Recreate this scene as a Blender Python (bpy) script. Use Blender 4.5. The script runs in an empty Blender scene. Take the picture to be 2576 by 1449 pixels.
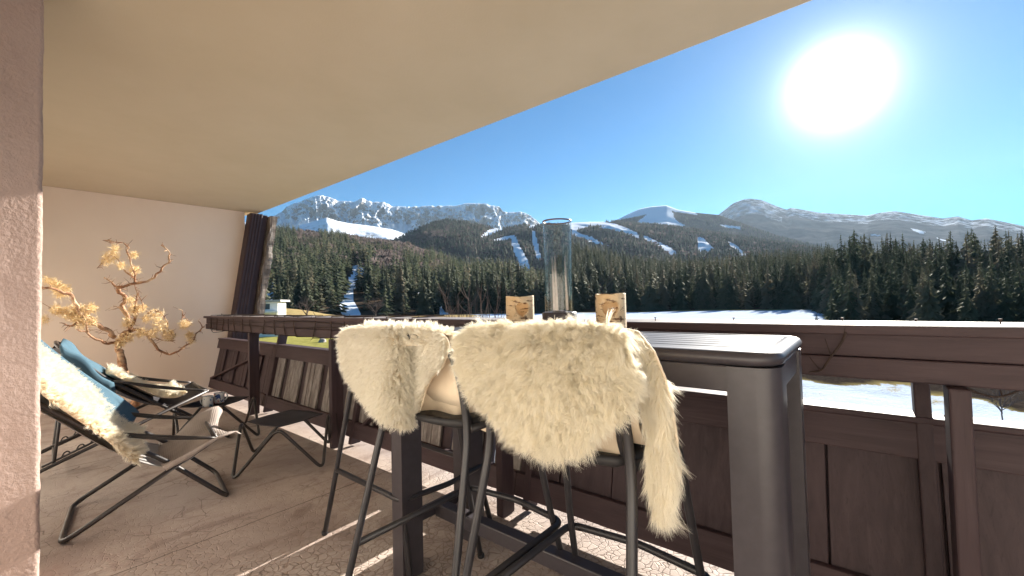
import bpy, bmesh, math, random
import numpy as np
from mathutils import Vector, Matrix, noise as mnoise
random.seed(7); RNG = np.random.default_rng(11)
S = bpy.context.scene
COL = S.collection
# ------------------------------------------------------------------ camera
EYE = np.array([0., 0., 1.2]); FPX = 1061.0
yaw, pitch, roll = np.radians([39.4, 1.7, -1.4])
_f = np.array([-math.sin(yaw)*math.cos(pitch), math.cos(yaw)*math.cos(pitch), math.sin(pitch)])
_r = np.array([math.cos(yaw), math.sin(yaw), 0.]); _u = np.cross(_r, _f)
RT = math.cos(roll)*_r + math.sin(roll)*_u
UP = -math.sin(roll)*_r + math.cos(roll)*_u
cam = bpy.data.cameras.new('camera'); cam_o = bpy.data.objects.new('camera', cam); COL.objects.link(cam_o)
M = Matrix(((RT[0], UP[0], -_f[0], EYE[0]), (RT[1], UP[1], -_f[1], EYE[1]), (RT[2], UP[2], -_f[2], EYE[2]), (0, 0, 0, 1)))
cam_o.matrix_world = M
cam.sensor_width = 36; cam.lens = FPX/2576*36; cam.clip_start = 0.02; cam.clip_end = 40000
S.camera = cam_o
# ------------------------------------------------------------------ light
SUN_AZ, SUN_EL = math.radians(-1.0), math.radians(21.3)
SUN_DIR = Vector((math.sin(SUN_AZ)*math.cos(SUN_EL), math.cos(SUN_AZ)*math.cos(SUN_EL), math.sin(SUN_EL)))
SUN_STRENGTH, SKY_STRENGTH, EXPOSURE = 5.0, 0.05, 1.85
W = bpy.data.worlds.new('World'); S.world = W; W.use_nodes = True
nt = W.node_tree; nt.nodes.clear()
def N(nt, t, **k):
    n = nt.nodes.new(t)
    for a, v in k.items(): setattr(n, a, v)
    return n
wo = N(nt, 'ShaderNodeOutputWorld'); bg = N(nt, 'ShaderNodeBackground'); sky = N(nt, 'ShaderNodeTexSky')
sky.sky_type = 'NISHITA'; sky.sun_disc = False; sky.sun_elevation = SUN_EL; sky.sun_rotation = SUN_AZ
sky.altitude = 1200; sky.air_density = 1.0; sky.dust_density = 0.05; sky.ozone_density = 3.0
bg.inputs[1].default_value = SKY_STRENGTH
tint = N(nt, 'ShaderNodeMix', data_type='RGBA', blend_type='MULTIPLY'); tint.inputs[0].default_value = 1; tint.inputs[7].default_value = (.12, .54, .73, 1)
nt.links.new(sky.outputs[0], tint.inputs[6]); nt.links.new(tint.outputs[2], bg.inputs[0])   # thin, deep blue mountain air
# the sun's own aureole in the air round it (world direction, part of the sky)
geo = N(nt, 'ShaderNodeTexCoord'); dot = N(nt, 'ShaderNodeVectorMath', operation='DOT_PRODUCT')
dot.inputs[1].default_value = SUN_DIR; nt.links.new(geo.outputs['Generated'], dot.inputs[0])
mn = N(nt, 'ShaderNodeMath', operation='MINIMUM'); mn.inputs[1].default_value = .999999; nt.links.new(dot.outputs['Value'], mn.inputs[0])
ac = N(nt, 'ShaderNodeMath', operation='ARCCOSINE'); nt.links.new(mn.outputs[0], ac.inputs[0])
def wmath(op, a, b):
    m = N(nt, 'ShaderNodeMath', operation=op)
    for i, x in enumerate((a, b)):
        if isinstance(x, (int, float)): m.inputs[i].default_value = x
        else: nt.links.new(x, m.inputs[i])
    return m.outputs[0]
def gl(amp, width, p):
    q = wmath('POWER', wmath('DIVIDE', ac.outputs[0], width), p)
    return wmath('MULTIPLY', amp, wmath('EXPONENT', wmath('MULTIPLY', q, -1.0), 0))
glow = wmath('ADD', gl(6.0, math.radians(1.15), 1.0), gl(0.20, math.radians(6.5), 1.0))
bg2 = N(nt, 'ShaderNodeBackground'); bg2.inputs[0].default_value = (1.0, 0.98, 0.95, 1); nt.links.new(glow, bg2.inputs[1])
ad = N(nt, 'ShaderNodeAddShader'); nt.links.new(bg.outputs[0], ad.inputs[0]); nt.links.new(bg2.outputs[0], ad.inputs[1])
nt.links.new(ad.outputs[0], wo.inputs[0])
sl = bpy.data.lights.new('sun', 'SUN'); sl.energy = SUN_STRENGTH; sl.angle = math.radians(0.55); sl.color = (1.0, 0.93, 0.82)
so = bpy.data.objects.new('sun', sl); COL.objects.link(so); so.rotation_euler = SUN_DIR.to_track_quat('Z', 'Y').to_euler()
S.view_settings.view_transform = 'Standard'; S.view_settings.look = 'None'; S.view_settings.gamma = 1; S.view_settings.exposure = EXPOSURE
cy = S.cycles
cy.max_bounces = 10; cy.diffuse_bounces = 6; cy.glossy_bounces = 4; cy.transmission_bounces = 8; cy.transparent_max_bounces = 8
cy.volume_bounces = 0; cy.sample_clamp_indirect = 6.0; cy.caustics_reflective = False; cy.caustics_refractive = False

# ------------------------------------------------------------------ pixel helpers (2576-wide picture)
def ray(x, y): return RT*(x-1288)/FPX - UP*(y-724.5)/FPX + _f
def pz(x, y, Z): d = ray(x, y); return EYE + d*((Z-EYE[2])/d[2])
def py(x, y, Y): d = ray(x, y); return EYE + d*(Y/d[1])
def pxx(x, y, X): d = ray(x, y); return EYE + d*(X/d[0])
def pdist(x, y, D): d = ray(x, y); return EYE + d*(D/math.hypot(d[0], d[1]))
def proj(P):
    P = np.atleast_2d(np.asarray(P, float)) - EYE
    z = P@_f
    zz = np.where(np.abs(z) < 1e-6, 1e-6, z)
    return 1288 + FPX*(P@RT)/zz, 724.5 - FPX*(P@UP)/zz, z
def inpoly(x, y, poly):
    x = np.asarray(x, float); y = np.asarray(y, float); c = np.zeros(x.shape, bool); n = len(poly)
    for i in range(n):
        x1, y1 = poly[i]; x2, y2 = poly[(i+1) % n]
        if y1 == y2: continue
        c ^= ((y1 > y) != (y2 > y)) & (x < (x2-x1)*(y-y1)/(y2-y1)+x1)
    return c

# ------------------------------------------------------------------ object helpers
def link(o, parent=None):
    COL.objects.link(o)
    if parent is not None: o.parent = parent
    return o
def tag(o, label=None, cat=None, group=None, kind=None):
    if label: o['label'] = label
    if cat: o['category'] = cat
    if group: o['group'] = group
    if kind: o['kind'] = kind
    return o
def thing(name, label, cat, loc=(0, 0, 0), rz=0, group=None):
    o = bpy.data.objects.new(name, None); o.empty_display_size = .05; link(o); o.location = loc; o.rotation_euler = (0, 0, rz)
    return tag(o, label, cat, group)
def copy_tree(o, parent=None):
    c = o.copy(); COL.objects.link(c)
    if parent is not None: c.parent = parent
    for ch in list(o.children): copy_tree(ch, c)
    return c
def np_mesh(name, V, F, mat=None, parent=None, smooth=False, attrs=None):
    """V (n,3); F (m,3) or (m,4) int array"""
    V = np.asarray(V, np.float32); F = np.asarray(F, np.int32); k = F.shape[1]
    me = bpy.data.meshes.new(name)
    me.vertices.add(len(V)); me.vertices.foreach_set('co', V.ravel())
    me.loops.add(F.size); me.loops.foreach_set('vertex_index', F.ravel())
    me.polygons.add(len(F)); me.polygons.foreach_set('loop_start', np.arange(0, F.size, k, dtype=np.int32))
    me.polygons.foreach_set('loop_total', np.full(len(F), k, np.int32))
    if smooth: me.polygons.foreach_set('use_smooth', np.ones(len(F), bool))
    for an, (dom, arr) in (attrs or {}).items():
        if arr.ndim == 1:
            a = me.attributes.new(an, 'FLOAT', dom); a.data.foreach_set('value', arr.astype(np.float32))
        else:
            a = me.attributes.new(an, 'FLOAT_COLOR', dom); a.data.foreach_set('color', arr.astype(np.float32).ravel())
    me.update(calc_edges=True); me.validate()
    if mat: me.materials.append(mat)
    return link(bpy.data.objects.new(name, me), parent)
class MB:
    def __init__(s): s.v = []; s.f = []
    def add(s, vs, fs):
        o = len(s.v); s.v += [tuple(map(float, v)) for v in vs]; s.f += [tuple(i+o for i in f) for f in fs]; return s
    def hexa(s, p):   # 8 points: bottom 4 ccw, top 4 ccw
        return s.add(p, [(3, 2, 1, 0), (4, 5, 6, 7), (0, 1, 5, 4), (1, 2, 6, 5), (2, 3, 7, 6), (3, 0, 4, 7)])
    def box(s, x0, x1, y0, y1, z0, z1, lean=0.0, zref=0.0):
        f = lambda x, y, z: (x, y+lean*(z-zref), z)
        return s.hexa([f(x0, y0, z0), f(x1, y0, z0), f(x1, y1, z0), f(x0, y1, z0), f(x0, y0, z1), f(x1, y0, z1), f(x1, y1, z1), f(x0, y1, z1)])
    def beam(s, a, b, w, h, upv=(0, 0, 1)):
        a, b = Vector(a), Vector(b); d = (b-a).normalized(); sd = d.cross(Vector(upv)).normalized(); up = sd.cross(d)
        p = []
        for c in (a, b): p += [c - sd*w/2 - up*h/2, c + sd*w/2 - up*h/2, c + sd*w/2 + up*h/2, c - sd*w/2 + up*h/2]
        return s.hexa([p[0], p[1], p[2], p[3], p[4], p[5], p[6], p[7]])
    def tube(s, pts, r, n=10, closed=False, caps=True):
        pts = [Vector(p) for p in pts]; m = len(pts)
        rs = r if isinstance(r, (list, tuple, np.ndarray)) else [r]*m
        tan = []
        for i in range(m):
            a = pts[(i-1) % m] if (closed or i > 0) else pts[i]; b = pts[(i+1) % m] if (closed or i < m-1) else pts[i]
            t = (b-a); tan.append(t.normalized() if t.length > 1e-9 else Vector((0, 0, 1)))
        ref = Vector((0, 0, 1)) if abs(tan[0].z) < .9 else Vector((1, 0, 0))
        nrm = (ref - tan[0]*ref.dot(tan[0])).normalized(); vs = []
        for i in range(m):
            nrm = (nrm - tan[i]*nrm.dot(tan[i]));
            nrm = nrm.normalized() if nrm.length > 1e-6 else tan[i].orthogonal().normalized()
            bi = tan[i].cross(nrm)
            for k in range(n):
                a = 2*math.pi*k/n; vs.append(pts[i] + (nrm*math.cos(a) + bi*math.sin(a))*rs[i])
        fs = []
        for i in range(m if closed else m-1):
            j = (i+1) % m
            for k in range(n): k2 = (k+1) % n; fs.append((i*n+k, i*n+k2, j*n+k2, j*n+k))
        if caps and not closed: fs += [tuple(range(n-1, -1, -1)), tuple((m-1)*n+k for k in range(n))]
        return s.add(vs, fs)
    def lathe(s, prof, n=24, c=(0, 0, 0)):
        vs = [(c[0]+r*math.cos(2*math.pi*k/n), c[1]+r*math.sin(2*math.pi*k/n), c[2]+z) for r, z in prof for k in range(n)]
        fs = [(i*n+k, i*n+(k+1) % n, (i+1)*n+(k+1) % n, (i+1)*n+k) for i in range(len(prof)-1) for k in range(n)]
        return s.add(vs, fs)
    def build(s, name, mat, parent=None, smooth=False, bevel=0, seg=2, solid=0, angle=40):
        me = bpy.data.meshes.new(name); me.from_pydata(s.v, [], s.f); me.update()
        bm = bmesh.new(); bm.from_mesh(me); bmesh.ops.recalc_face_normals(bm, faces=bm.faces); bm.to_mesh(me); bm.free()
        if smooth: me.polygons.foreach_set('use_smooth', [True]*len(me.polygons))
        if mat: me.materials.append(mat)
        o = link(bpy.data.objects.new(name, me), parent)
        if solid: m = o.modifiers.new('solid', 'SOLIDIFY'); m.thickness = solid; m.offset = 0
        if bevel:
            m = o.modifiers.new('bevel', 'BEVEL'); m.width = bevel; m.segments = seg; m.limit_method = 'ANGLE'; m.angle_limit = math.radians(angle)
        return o
def spline(pts, n=8, closed=False):
    P = [Vector(p) for p in pts]; m = len(P); out = []
    for i in range(m if closed else m-1):
        p0 = P[(i-1) % m] if (closed or i > 0) else P[i]*2-P[i+1]
        p1, p2 = P[i], P[(i+1) % m]
        p3 = P[(i+2) % m] if (closed or i < m-2) else P[i+1]*2-P[i]
        for k in range(n):
            t = k/n
            out.append(.5*((2*p1)+(p2-p0)*t+(2*p0-5*p1+4*p2-p3)*t*t+(3*p1-p0-3*p2+p3)*t**3))
    if not closed: out.append(P[-1])
    return out
def fillet(pts, r, n=6, closed=False):
    """polyline with rounded corners"""
    P = [Vector(p) for p in pts]; m = len(P); out = []
    for i in range(m):
        if not closed and i in (0, m-1): out.append(P[i]); continue
        a, b, c = P[(i-1) % m], P[i], P[(i+1) % m]
        d1, d2 = (a-b), (c-b); rr = min(r, d1.length*.48, d2.length*.48); d1.normalize(); d2.normalize()
        s, e = b+d1*rr, b+d2*rr
        for k in range(n+1):
            t = k/n; out.append(s*(1-t)**2 + b*2*t*(1-t) + e*t*t)
    return out

# ------------------------------------------------------------------ materials
def new_mat(name):
    m = bpy.data.materials.new(name); m.use_nodes = True; nt = m.node_tree
    return m, nt, nt.nodes['Principled BSDF'], nt.nodes['Material Output']
def lk(nt, a, b): nt.links.new(a, b)
def coords(nt, scale=(1, 1, 1), rot=(0, 0, 0), kind='Object'):
    t = N(nt, 'ShaderNodeTexCoord'); mp = N(nt, 'ShaderNodeMapping'); mp.inputs['Scale'].default_value = scale; mp.inputs['Rotation'].default_value = rot
    lk(nt, t.outputs[kind], mp.inputs[0]); return mp.outputs[0]
def noise_tex(nt, vec, scale, detail=4, rough=.55, dist=0):
    n = N(nt, 'ShaderNodeTexNoise'); n.inputs['Scale'].default_value = scale; n.inputs['Detail'].default_value = detail
    n.inputs['Roughness'].default_value = rough; n.inputs['Distortion'].default_value = dist
    if vec is not None: lk(nt, vec, n.inputs['Vector'])
    return n.outputs['Fac']
def ramp(nt, fac, stops, interp='LINEAR'):
    r = N(nt, 'ShaderNodeValToRGB'); e = r.color_ramp.elements; r.color_ramp.interpolation = interp
    while len(e) > len(stops): e.remove(e[-1])
    while len(e) < len(stops): e.new(.5)
    for el, (p, c) in zip(e, stops): el.position = p; el.color = c if len(c) == 4 else (*c, 1)
    lk(nt, fac, r.inputs[0]); return r.outputs[0]
def mixc(nt, fac, a, b, bt='MIX'):
    m = N(nt, 'ShaderNodeMix', data_type='RGBA', blend_type=bt)
    for i, x in ((0, fac), (6, a), (7, b)):
        if isinstance(x, (int, float)): m.inputs[i].default_value = x
        elif isinstance(x, tuple): m.inputs[i].default_value = x if len(x) == 4 else (*x, 1)
        else: lk(nt, x, m.inputs[i])
    return m.outputs[2]
def math_n(nt, op, a, b=0.0, clamp=False):
    m = N(nt, 'ShaderNodeMath', operation=op); m.use_clamp = clamp
    for i, x in enumerate((a, b)):
        if isinstance(x, (int, float)): m.inputs[i].default_value = x
        else: lk(nt, x, m.inputs[i])
    return m.outputs[0]
def bump(nt, bsdf, h, strength=.3, dist=.01):
    b = N(nt, 'ShaderNodeBump'); b.inputs['Strength'].default_value = strength; b.inputs['Distance'].default_value = dist
    lk(nt, h, b.inputs['Height']); lk(nt, b.outputs[0], bsdf.inputs['Normal']); return b
def attr(nt, name, out='Fac'):
    a = N(nt, 'ShaderNodeAttribute'); a.attribute_name = name; return a.outputs[out]

def mat_noise(name, c1, c2, scale=8, rough=.7, metal=0., bs=.2, bd=.004, bscale=None, stretch=(1, 1, 1), detail=5, spec=.5, lo=.3, hi=.7):
    m, nt, b, o = new_mat(name); v = coords(nt, stretch)
    f = noise_tex(nt, v, scale, detail, .6)
    lk(nt, ramp(nt, f, [(lo, c1), (hi, c2)]), b.inputs['Base Color'])
    b.inputs['Roughness'].default_value = rough; b.inputs['Metallic'].default_value = metal; b.inputs['Specular IOR Level'].default_value = spec
    if bs: bump(nt, b, noise_tex(nt, v, bscale or scale*3, 5, .6), bs, bd)
    return m
def mat_wood(name, c1, c2, c3, axis='x', rough=.6, bs=.5, worn=(.22, .19, .17), wornamt=.0):
    m, nt, b, o = new_mat(name)
    st = {'x': (1, 14, 14), 'z': (14, 14, 1), 'y': (14, 1, 14)}[axis]
    v = coords(nt, st); f = noise_tex(nt, v, 2.2, 8, .65, .6); kn = noise_tex(nt, coords(nt, tuple(q**.4 for q in st)), 3.1, 3, .6, 1.5)
    col = ramp(nt, f, [(.25, c1), (.5, c2), (.8, c3)])
    big = noise_tex(nt, coords(nt), 1.7, 3, .5)
    col = mixc(nt, ramp(nt, big, [(.35, (0, 0, 0)), (.7, (.45, .45, .45))]), col, c3)
    col = mixc(nt, ramp(nt, kn, [(.66, (0, 0, 0)), (.74, (.8, .8, .8))]), col, tuple(q*.45 for q in c1))
    fine = noise_tex(nt, coords(nt, tuple(q**1.5 for q in st)), 2.5, 4, .7); col = mixc(nt, ramp(nt, fine, [(.58, (0, 0, 0)), (.68, (.55, .55, .55))]), col, c1)
    if wornamt:
        w = ramp(nt, noise_tex(nt, coords(nt, tuple(s*.6 for s in st)), 2.5, 9, .75), [(1-wornamt-.1, (0, 0, 0)), (1-wornamt+.06, (1, 1, 1))])
        col = mixc(nt, w, col, worn)
    lk(nt, col, b.inputs['Base Color']); b.inputs['Roughness'].default_value = rough; b.inputs['Specular IOR Level'].default_value = .35
    bump(nt, b, f, bs, .004); return m

def mat_plaster(name, c, c2, fine=160, bs=.25, bd=.003, coarse=0):
    m, nt, b, o = new_mat(name); v = coords(nt)
    f = noise_tex(nt, v, 1.3, 4, .6); lk(nt, ramp(nt, f, [(.3, c), (.75, c2)]), b.inputs['Base Color'])
    b.inputs['Roughness'].default_value = .92; b.inputs['Specular IOR Level'].default_value = .2
    h = noise_tex(nt, v, fine, 3, .6)
    if coarse:
        h = math_n(nt, 'ADD', h, math_n(nt, 'MULTIPLY', noise_tex(nt, v, fine*.25, 4, .6), coarse))
    bump(nt, b, h, bs, bd); return m
MT = {}
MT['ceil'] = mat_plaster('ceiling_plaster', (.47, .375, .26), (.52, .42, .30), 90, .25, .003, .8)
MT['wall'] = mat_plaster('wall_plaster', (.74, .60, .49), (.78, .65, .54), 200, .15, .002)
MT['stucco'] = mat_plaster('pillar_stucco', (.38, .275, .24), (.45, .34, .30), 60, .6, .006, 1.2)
MT['wood'] = mat_wood('brown_stained_wood', (.029, .016, .019), (.050, .029, .033), (.078, .050, .055), 'x')
MT['woodz'] = mat_wood('brown_stained_post', (.026, .015, .018), (.044, .026, .030), (.070, .045, .050), 'z')
MT['board'] = mat_wood('weathered_boards', (.085, .066, .060), (.15, .125, .115), (.23, .20, .185), 'z', .7, .6, (.32, .29, .27), .45)
MT['cap'] = mat_wood('weathered_handrail_top', (.06, .043, .043), (.105, .078, .078), (.20, .17, .165), 'x', .5, .9, (.55, .52, .50), .45)
MT['bark'] = mat_wood('peeling_timber', (.05, .03, .025), (.10, .075, .06), (.30, .26, .22), 'z', .85, 1.0, (.40, .36, .32), .38)
MT['metal'] = mat_noise('anthracite_metal', (.038, .033, .040), (.050, .044, .052), 30, .40, 0.0, .05, .001, 300)
MT['tube'] = mat_noise('dark_powder_coat', (.022, .021, .025), (.030, .028, .032), 40, .38, 0.0, .05, .001, 400)
MT['ltube'] = mat_noise('brown_black_tube', (.030, .025, .024), (.040, .034, .033), 40, .36, 0.0, .03, .001, 300)
MT['pad'] = mat_noise('black_seat_pad', (.012, .011, .013), (.018, .017, .019), 60, .6, 0, .2, .001, 300)
MT['hide'] = mat_noise('cream_hide', (.70, .57, .42), (.78, .66, .50), 9, .8, 0, .3, .006, 14)
MT['cord'] = mat_noise('dark_cord', (.03, .018, .014), (.05, .03, .024), 40, .8, 0, .2)
MT['iron'] = mat_noise('rusty_nail', (.06, .03, .02), (.10, .06, .045), 60, .7, .3, .2)

def mat_floor():
    m, nt, b, o = new_mat('cracked_concrete'); v = coords(nt)
    # crazy cracking: cell edges, distorted
    nz = N(nt, 'ShaderNodeTexNoise'); nz.inputs['Scale'].default_value = 9; lk(nt, v, nz.inputs['Vector'])
    mx = N(nt, 'ShaderNodeMix', data_type='VECTOR'); mx.inputs[0].default_value = .07; lk(nt, v, mx.inputs[4]); lk(nt, nz.outputs['Color'], mx.inputs[5])
    vo = N(nt, 'ShaderNodeTexVoronoi', feature='DISTANCE_TO_EDGE'); vo.inputs['Scale'].default_value = 30; lk(nt, mx.outputs[1], vo.inputs['Vector'])
    crack = ramp(nt, vo.outputs['Distance'], [(.0, (0, 0, 0)), (.07, (1, 1, 1))])
    vc = N(nt, 'ShaderNodeTexVoronoi', feature='F1'); vc.inputs['Scale'].default_value = 30; lk(nt, mx.outputs[1], vc.inputs['Vector'])
    sep = N(nt, 'ShaderNodeSeparateXYZ'); lk(nt, v, sep.inputs[0])
    # cracking fades towards the far end of the balcony
    fx = math_n(nt, 'MULTIPLY', math_n(nt, 'ADD', sep.outputs[0], 3.0), 1.0, True)
    patch = ramp(nt, noise_tex(nt, v, 1.6, 4, .6), [(.32, (.25, .25, .25)), (.6, (1, 1, 1))])
    amt = math_n(nt, 'MULTIPLY', math_n(nt, 'ADD', math_n(nt, 'MULTIPLY', fx, .8), .2), patch)
    big = noise_tex(nt, v, 1.1, 6, .6, .4)
    col = ramp(nt, big, [(.28, (.30, .235, .205)), (.5, (.42, .345, .305)), (.72, (.54, .465, .41))])
    st = noise_tex(nt, coords(nt, (1.2, 5, 1)), 2.5, 8, .7)
    col = mixc(nt, ramp(nt, st, [(.55, (0, 0, 0)), (.72, (.5, .5, .5))]), col, (.29, .195, .16))
    bwc = N(nt, 'ShaderNodeRGBToBW'); lk(nt, vc.outputs['Color'], bwc.inputs[0]); cell = mixc(nt, .25, col, bwc.outputs[0], 'SOFT_LIGHT')
    col = mixc(nt, amt, col, cell)
    dark = mixc(nt, 1.0, col, (.58, .51, .46), 'MULTIPLY')
    vb = N(nt, 'ShaderNodeTexVoronoi', feature='DISTANCE_TO_EDGE'); vb.inputs['Scale'].default_value = 7.5; mb = N(nt, 'ShaderNodeMix', data_type='VECTOR'); mb.inputs[0].default_value = .12
    lk(nt, v, mb.inputs[4]); nb = N(nt, 'ShaderNodeTexNoise'); nb.inputs['Scale'].default_value = 4; nb.inputs['Detail'].default_value = 5; lk(nt, v, nb.inputs['Vector']); lk(nt, nb.outputs['Color'], mb.inputs[5]); lk(nt, mb.outputs[1], vb.inputs['Vector'])
    bigc = ramp(nt, vb.outputs['Distance'], [(.0, (1, 1, 1)), (.018, (0, 0, 0))])
    gate = ramp(nt, noise_tex(nt, v, 2.3, 3, .6), [(.48, (0, 0, 0)), (.56, (.8, .8, .8))])
    col = mixc(nt, math_n(nt, 'MULTIPLY', bigc, gate), col, (.11, .08, .068))
    spk = ramp(nt, noise_tex(nt, v, 55, 3, .7), [(.66, (0, 0, 0)), (.72, (.6, .6, .6))]); col = mixc(nt, spk, col, (.62, .54, .47))
    dirt = ramp(nt, noise_tex(nt, coords(nt, (1.6, .7, 1)), 3.3, 7, .72, .8), [(.52, (0, 0, 0)), (.66, (.6, .6, .6))]); col = mixc(nt, dirt, col, (.20, .145, .125))
    inv = math_n(nt, 'MULTIPLY', math_n(nt, 'SUBTRACT', 1.0, crack), amt)
    col = mixc(nt, inv, col, dark)
    # slab joints parallel with the railing
    jl = None
    for yj in (-2.66, -4.75):
        wob = math_n(nt, 'MULTIPLY', math_n(nt, 'SUBTRACT', noise_tex(nt, v, 3, 4, .6), .5), .05)
        d = math_n(nt, 'ABSOLUTE', math_n(nt, 'SUBTRACT', math_n(nt, 'ADD', sep.outputs[0], wob), yj))
        l = math_n(nt, 'LESS_THAN', d, .004); jl = l if jl is None else math_n(nt, 'MAXIMUM', jl, l)
    col = mixc(nt, math_n(nt, 'MULTIPLY', jl, .75), col, (.10, .075, .06))
    lk(nt, col, b.inputs['Base Color']); b.inputs['Roughness'].default_value = .75; b.inputs['Specular IOR Level'].default_value = .3
    h = math_n(nt, 'ADD', math_n(nt, 'MULTIPLY', math_n(nt, 'MULTIPLY', crack, amt), 1.0), math_n(nt, 'MULTIPLY', noise_tex(nt, v, 70, 5, .7), .35))
    bump(nt, b, h, .7, .006); return m
MT['floor'] = mat_floor()

def mat_fur(name, c1, c2, tr=.5):
    m = bpy.data.materials.new(name); m.use_nodes = True; nt = m.node_tree; nt.nodes.clear()
    out = N(nt, 'ShaderNodeOutputMaterial'); d = N(nt, 'ShaderNodeBsdfDiffuse'); t = N(nt, 'ShaderNodeBsdfTranslucent'); g = N(nt, 'ShaderNodeBsdfGlossy')
    g.inputs['Roughness'].default_value = .5
    tip = attr(nt, 'tip'); rnd = attr(nt, 'rnd')
    col = mixc(nt, rnd, c1, c2); col2 = mixc(nt, tip, mixc(nt, 1.0, col, (.97, .93, .86), 'MULTIPLY'), col)
    for s in (d, t): lk(nt, col2, s.inputs['Color'])
    g.inputs['Color'].default_value = (.9, .85, .75, 1)
    a = N(nt, 'ShaderNodeMixShader'); a.inputs[0].default_value = tr; lk(nt, d.outputs[0], a.inputs[1]); lk(nt, t.outputs[0], a.inputs[2])
    b = N(nt, 'ShaderNodeMixShader'); b.inputs[0].default_value = .05; lk(nt, a.outputs[0], b.inputs[1]); lk(nt, g.outputs[0], b.inputs[2])
    lk(nt, b.outputs[0], out.inputs[0]); return m
MT['wool'] = mat_fur('cream_wool', (.96, .91, .78), (.98, .95, .86))
MT['wool2'] = mat_fur('pale_wool', (.96, .93, .84), (.98, .96, .90))
MT['twig'] = mat_fur('dry_gold_twigs', (.72, .52, .26), (.90, .76, .50), .3)

def mat_fabric(name, c1, c2, scale=500, tr=.0, bs=.4, bd=.001, rough=.85):
    m, nt, b, o = new_mat(name); v = coords(nt)
    ck = N(nt, 'ShaderNodeTexWave'); ck.inputs['Scale'].default_value = scale/10; ck.inputs['Distortion'].default_value = .5; lk(nt, v, ck.inputs['Vector'])
    ck2 = N(nt, 'ShaderNodeTexWave', bands_direction='Y'); ck2.inputs['Scale'].default_value = scale/10; lk(nt, v, ck2.inputs['Vector'])
    w = math_n(nt, 'MULTIPLY', ck.outputs['Fac'], ck2.outputs['Fac'])
    f = noise_tex(nt, v, 6, 5, .6)
    col = mixc(nt, math_n(nt, 'MULTIPLY', w, .5), ramp(nt, f, [(.3, c1), (.7, c2)]), c2)
    lk(nt, col, b.inputs['Base Color']); b.inputs['Roughness'].default_value = rough; b.inputs['Specular IOR Level'].default_value = .2
    bump(nt, b, w, bs, bd)
    if tr:
        t = N(nt, 'ShaderNodeBsdfTranslucent'); lk(nt, col, t.inputs['Color']); mx = N(nt, 'ShaderNodeMixShader'); mx.inputs[0].default_value = tr
        lk(nt, b.outputs[0], mx.inputs[1]); lk(nt, t.outputs[0], mx.inputs[2]); lk(nt, mx.outputs[0], o.inputs[0])
    return m
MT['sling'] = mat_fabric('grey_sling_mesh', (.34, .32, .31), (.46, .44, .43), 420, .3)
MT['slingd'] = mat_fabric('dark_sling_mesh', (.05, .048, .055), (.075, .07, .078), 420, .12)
MT['beige'] = mat_fabric('beige_waffle_fabric', (.40, .34, .31), (.56, .49, .45), 300, .3, .9, .003)
MT['towel'] = mat_fabric('teal_velour', (.055, .105, .145), (.08, .15, .20), 700, .1, .3, .002, .95)

# ================================================================== THE BALCONY
XW = -7.43                                  # end wall
def structure(o): o['kind'] = 'structure'; return o
fl = MB().box(XW-.3, 4.2, -1.0, 2.30, -.25, 0).build('floor', MT['floor']); structure(fl)
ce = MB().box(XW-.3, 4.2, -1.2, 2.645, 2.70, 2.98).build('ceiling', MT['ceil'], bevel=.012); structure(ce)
ew = MB().box(XW-.28, XW, -1.0, 2.45, .002, 2.698).build('end_wall', MT['wall'])
tag(ew, 'smooth cream end wall of the balcony behind the driftwood branch', 'wall')
MT['bouncewall'] = mat_plaster('bounce_wall_plaster', (.86, .81, .74), (.89, .85, .79), 200, .15, .002)  # unseen wall in place of a glass front, whitened to bounce sun as fill
fw = MB().box(-7.2, 4.2, -.85, -.62, .002, 2.698).build('bounce_wall', MT['bouncewall'])
tag(fw, 'unseen whitened wall behind the camera, added to bounce fill light', 'wall')
# pillar: rough stucco partition end, turned a few degrees towards the sun
pl = bpy.data.meshes.new('wall_pillar')
pm = MB(); c0 = Vector((-2.75, .118)); d1 = Vector((math.sin(math.radians(4.5)), -math.cos(math.radians(4.5)))); d2 = Vector((-d1.y*-1, d1.x)) 
d2 = Vector((-math.cos(math.radians(4.5)), -math.sin(math.radians(4.5))))
q = [c0, c0+d2*.24, c0+d2*.24+d1*.72, c0+d1*.72]
# fine grid on the two visible faces, pushed about by noise so that the edge is uneven
nz_, ny_ = 150, 40
vs = []; fs = []
ringp = []
def ring_pts():
    out = []
    for a, b, n in ((q[3], q[0], ny_), (q[0], q[1], 14), (q[1], q[2], 10), (q[2], q[3], 8)):
        for k in range(n): out.append(a.lerp(b, k/n))
    return out
rp = ring_pts(); cen = (q[0]+q[2])/2
for i in range(nz_+1):
    z = .003 + (2.695-.003)*i/nz_
    for p in rp:
        nrm = (p-cen).normalized(); P3 = Vector((p.x, p.y, z))
        P4 = Vector((P3.x*1.6, P3.y*1.6, P3.z)); k = mnoise.fractal(P4*7, .8, 2.1, 4)*.0035 + mnoise.fractal(P4*34, .8, 2.1, 2)*.0012
        vs.append((p.x+nrm.x*k, p.y+nrm.y*k, z))
n_ = len(rp)
for i in range(nz_):
    for k in range(n_): k2 = (k+1) % n_; fs.append((i*n_+k, i*n_+k2, (i+1)*n_+k2, (i+1)*n_+k))
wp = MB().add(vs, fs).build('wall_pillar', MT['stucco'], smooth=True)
tag(wp, 'rough pinkish stucco pillar at the left edge of the balcony', 'pillar')

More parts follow.
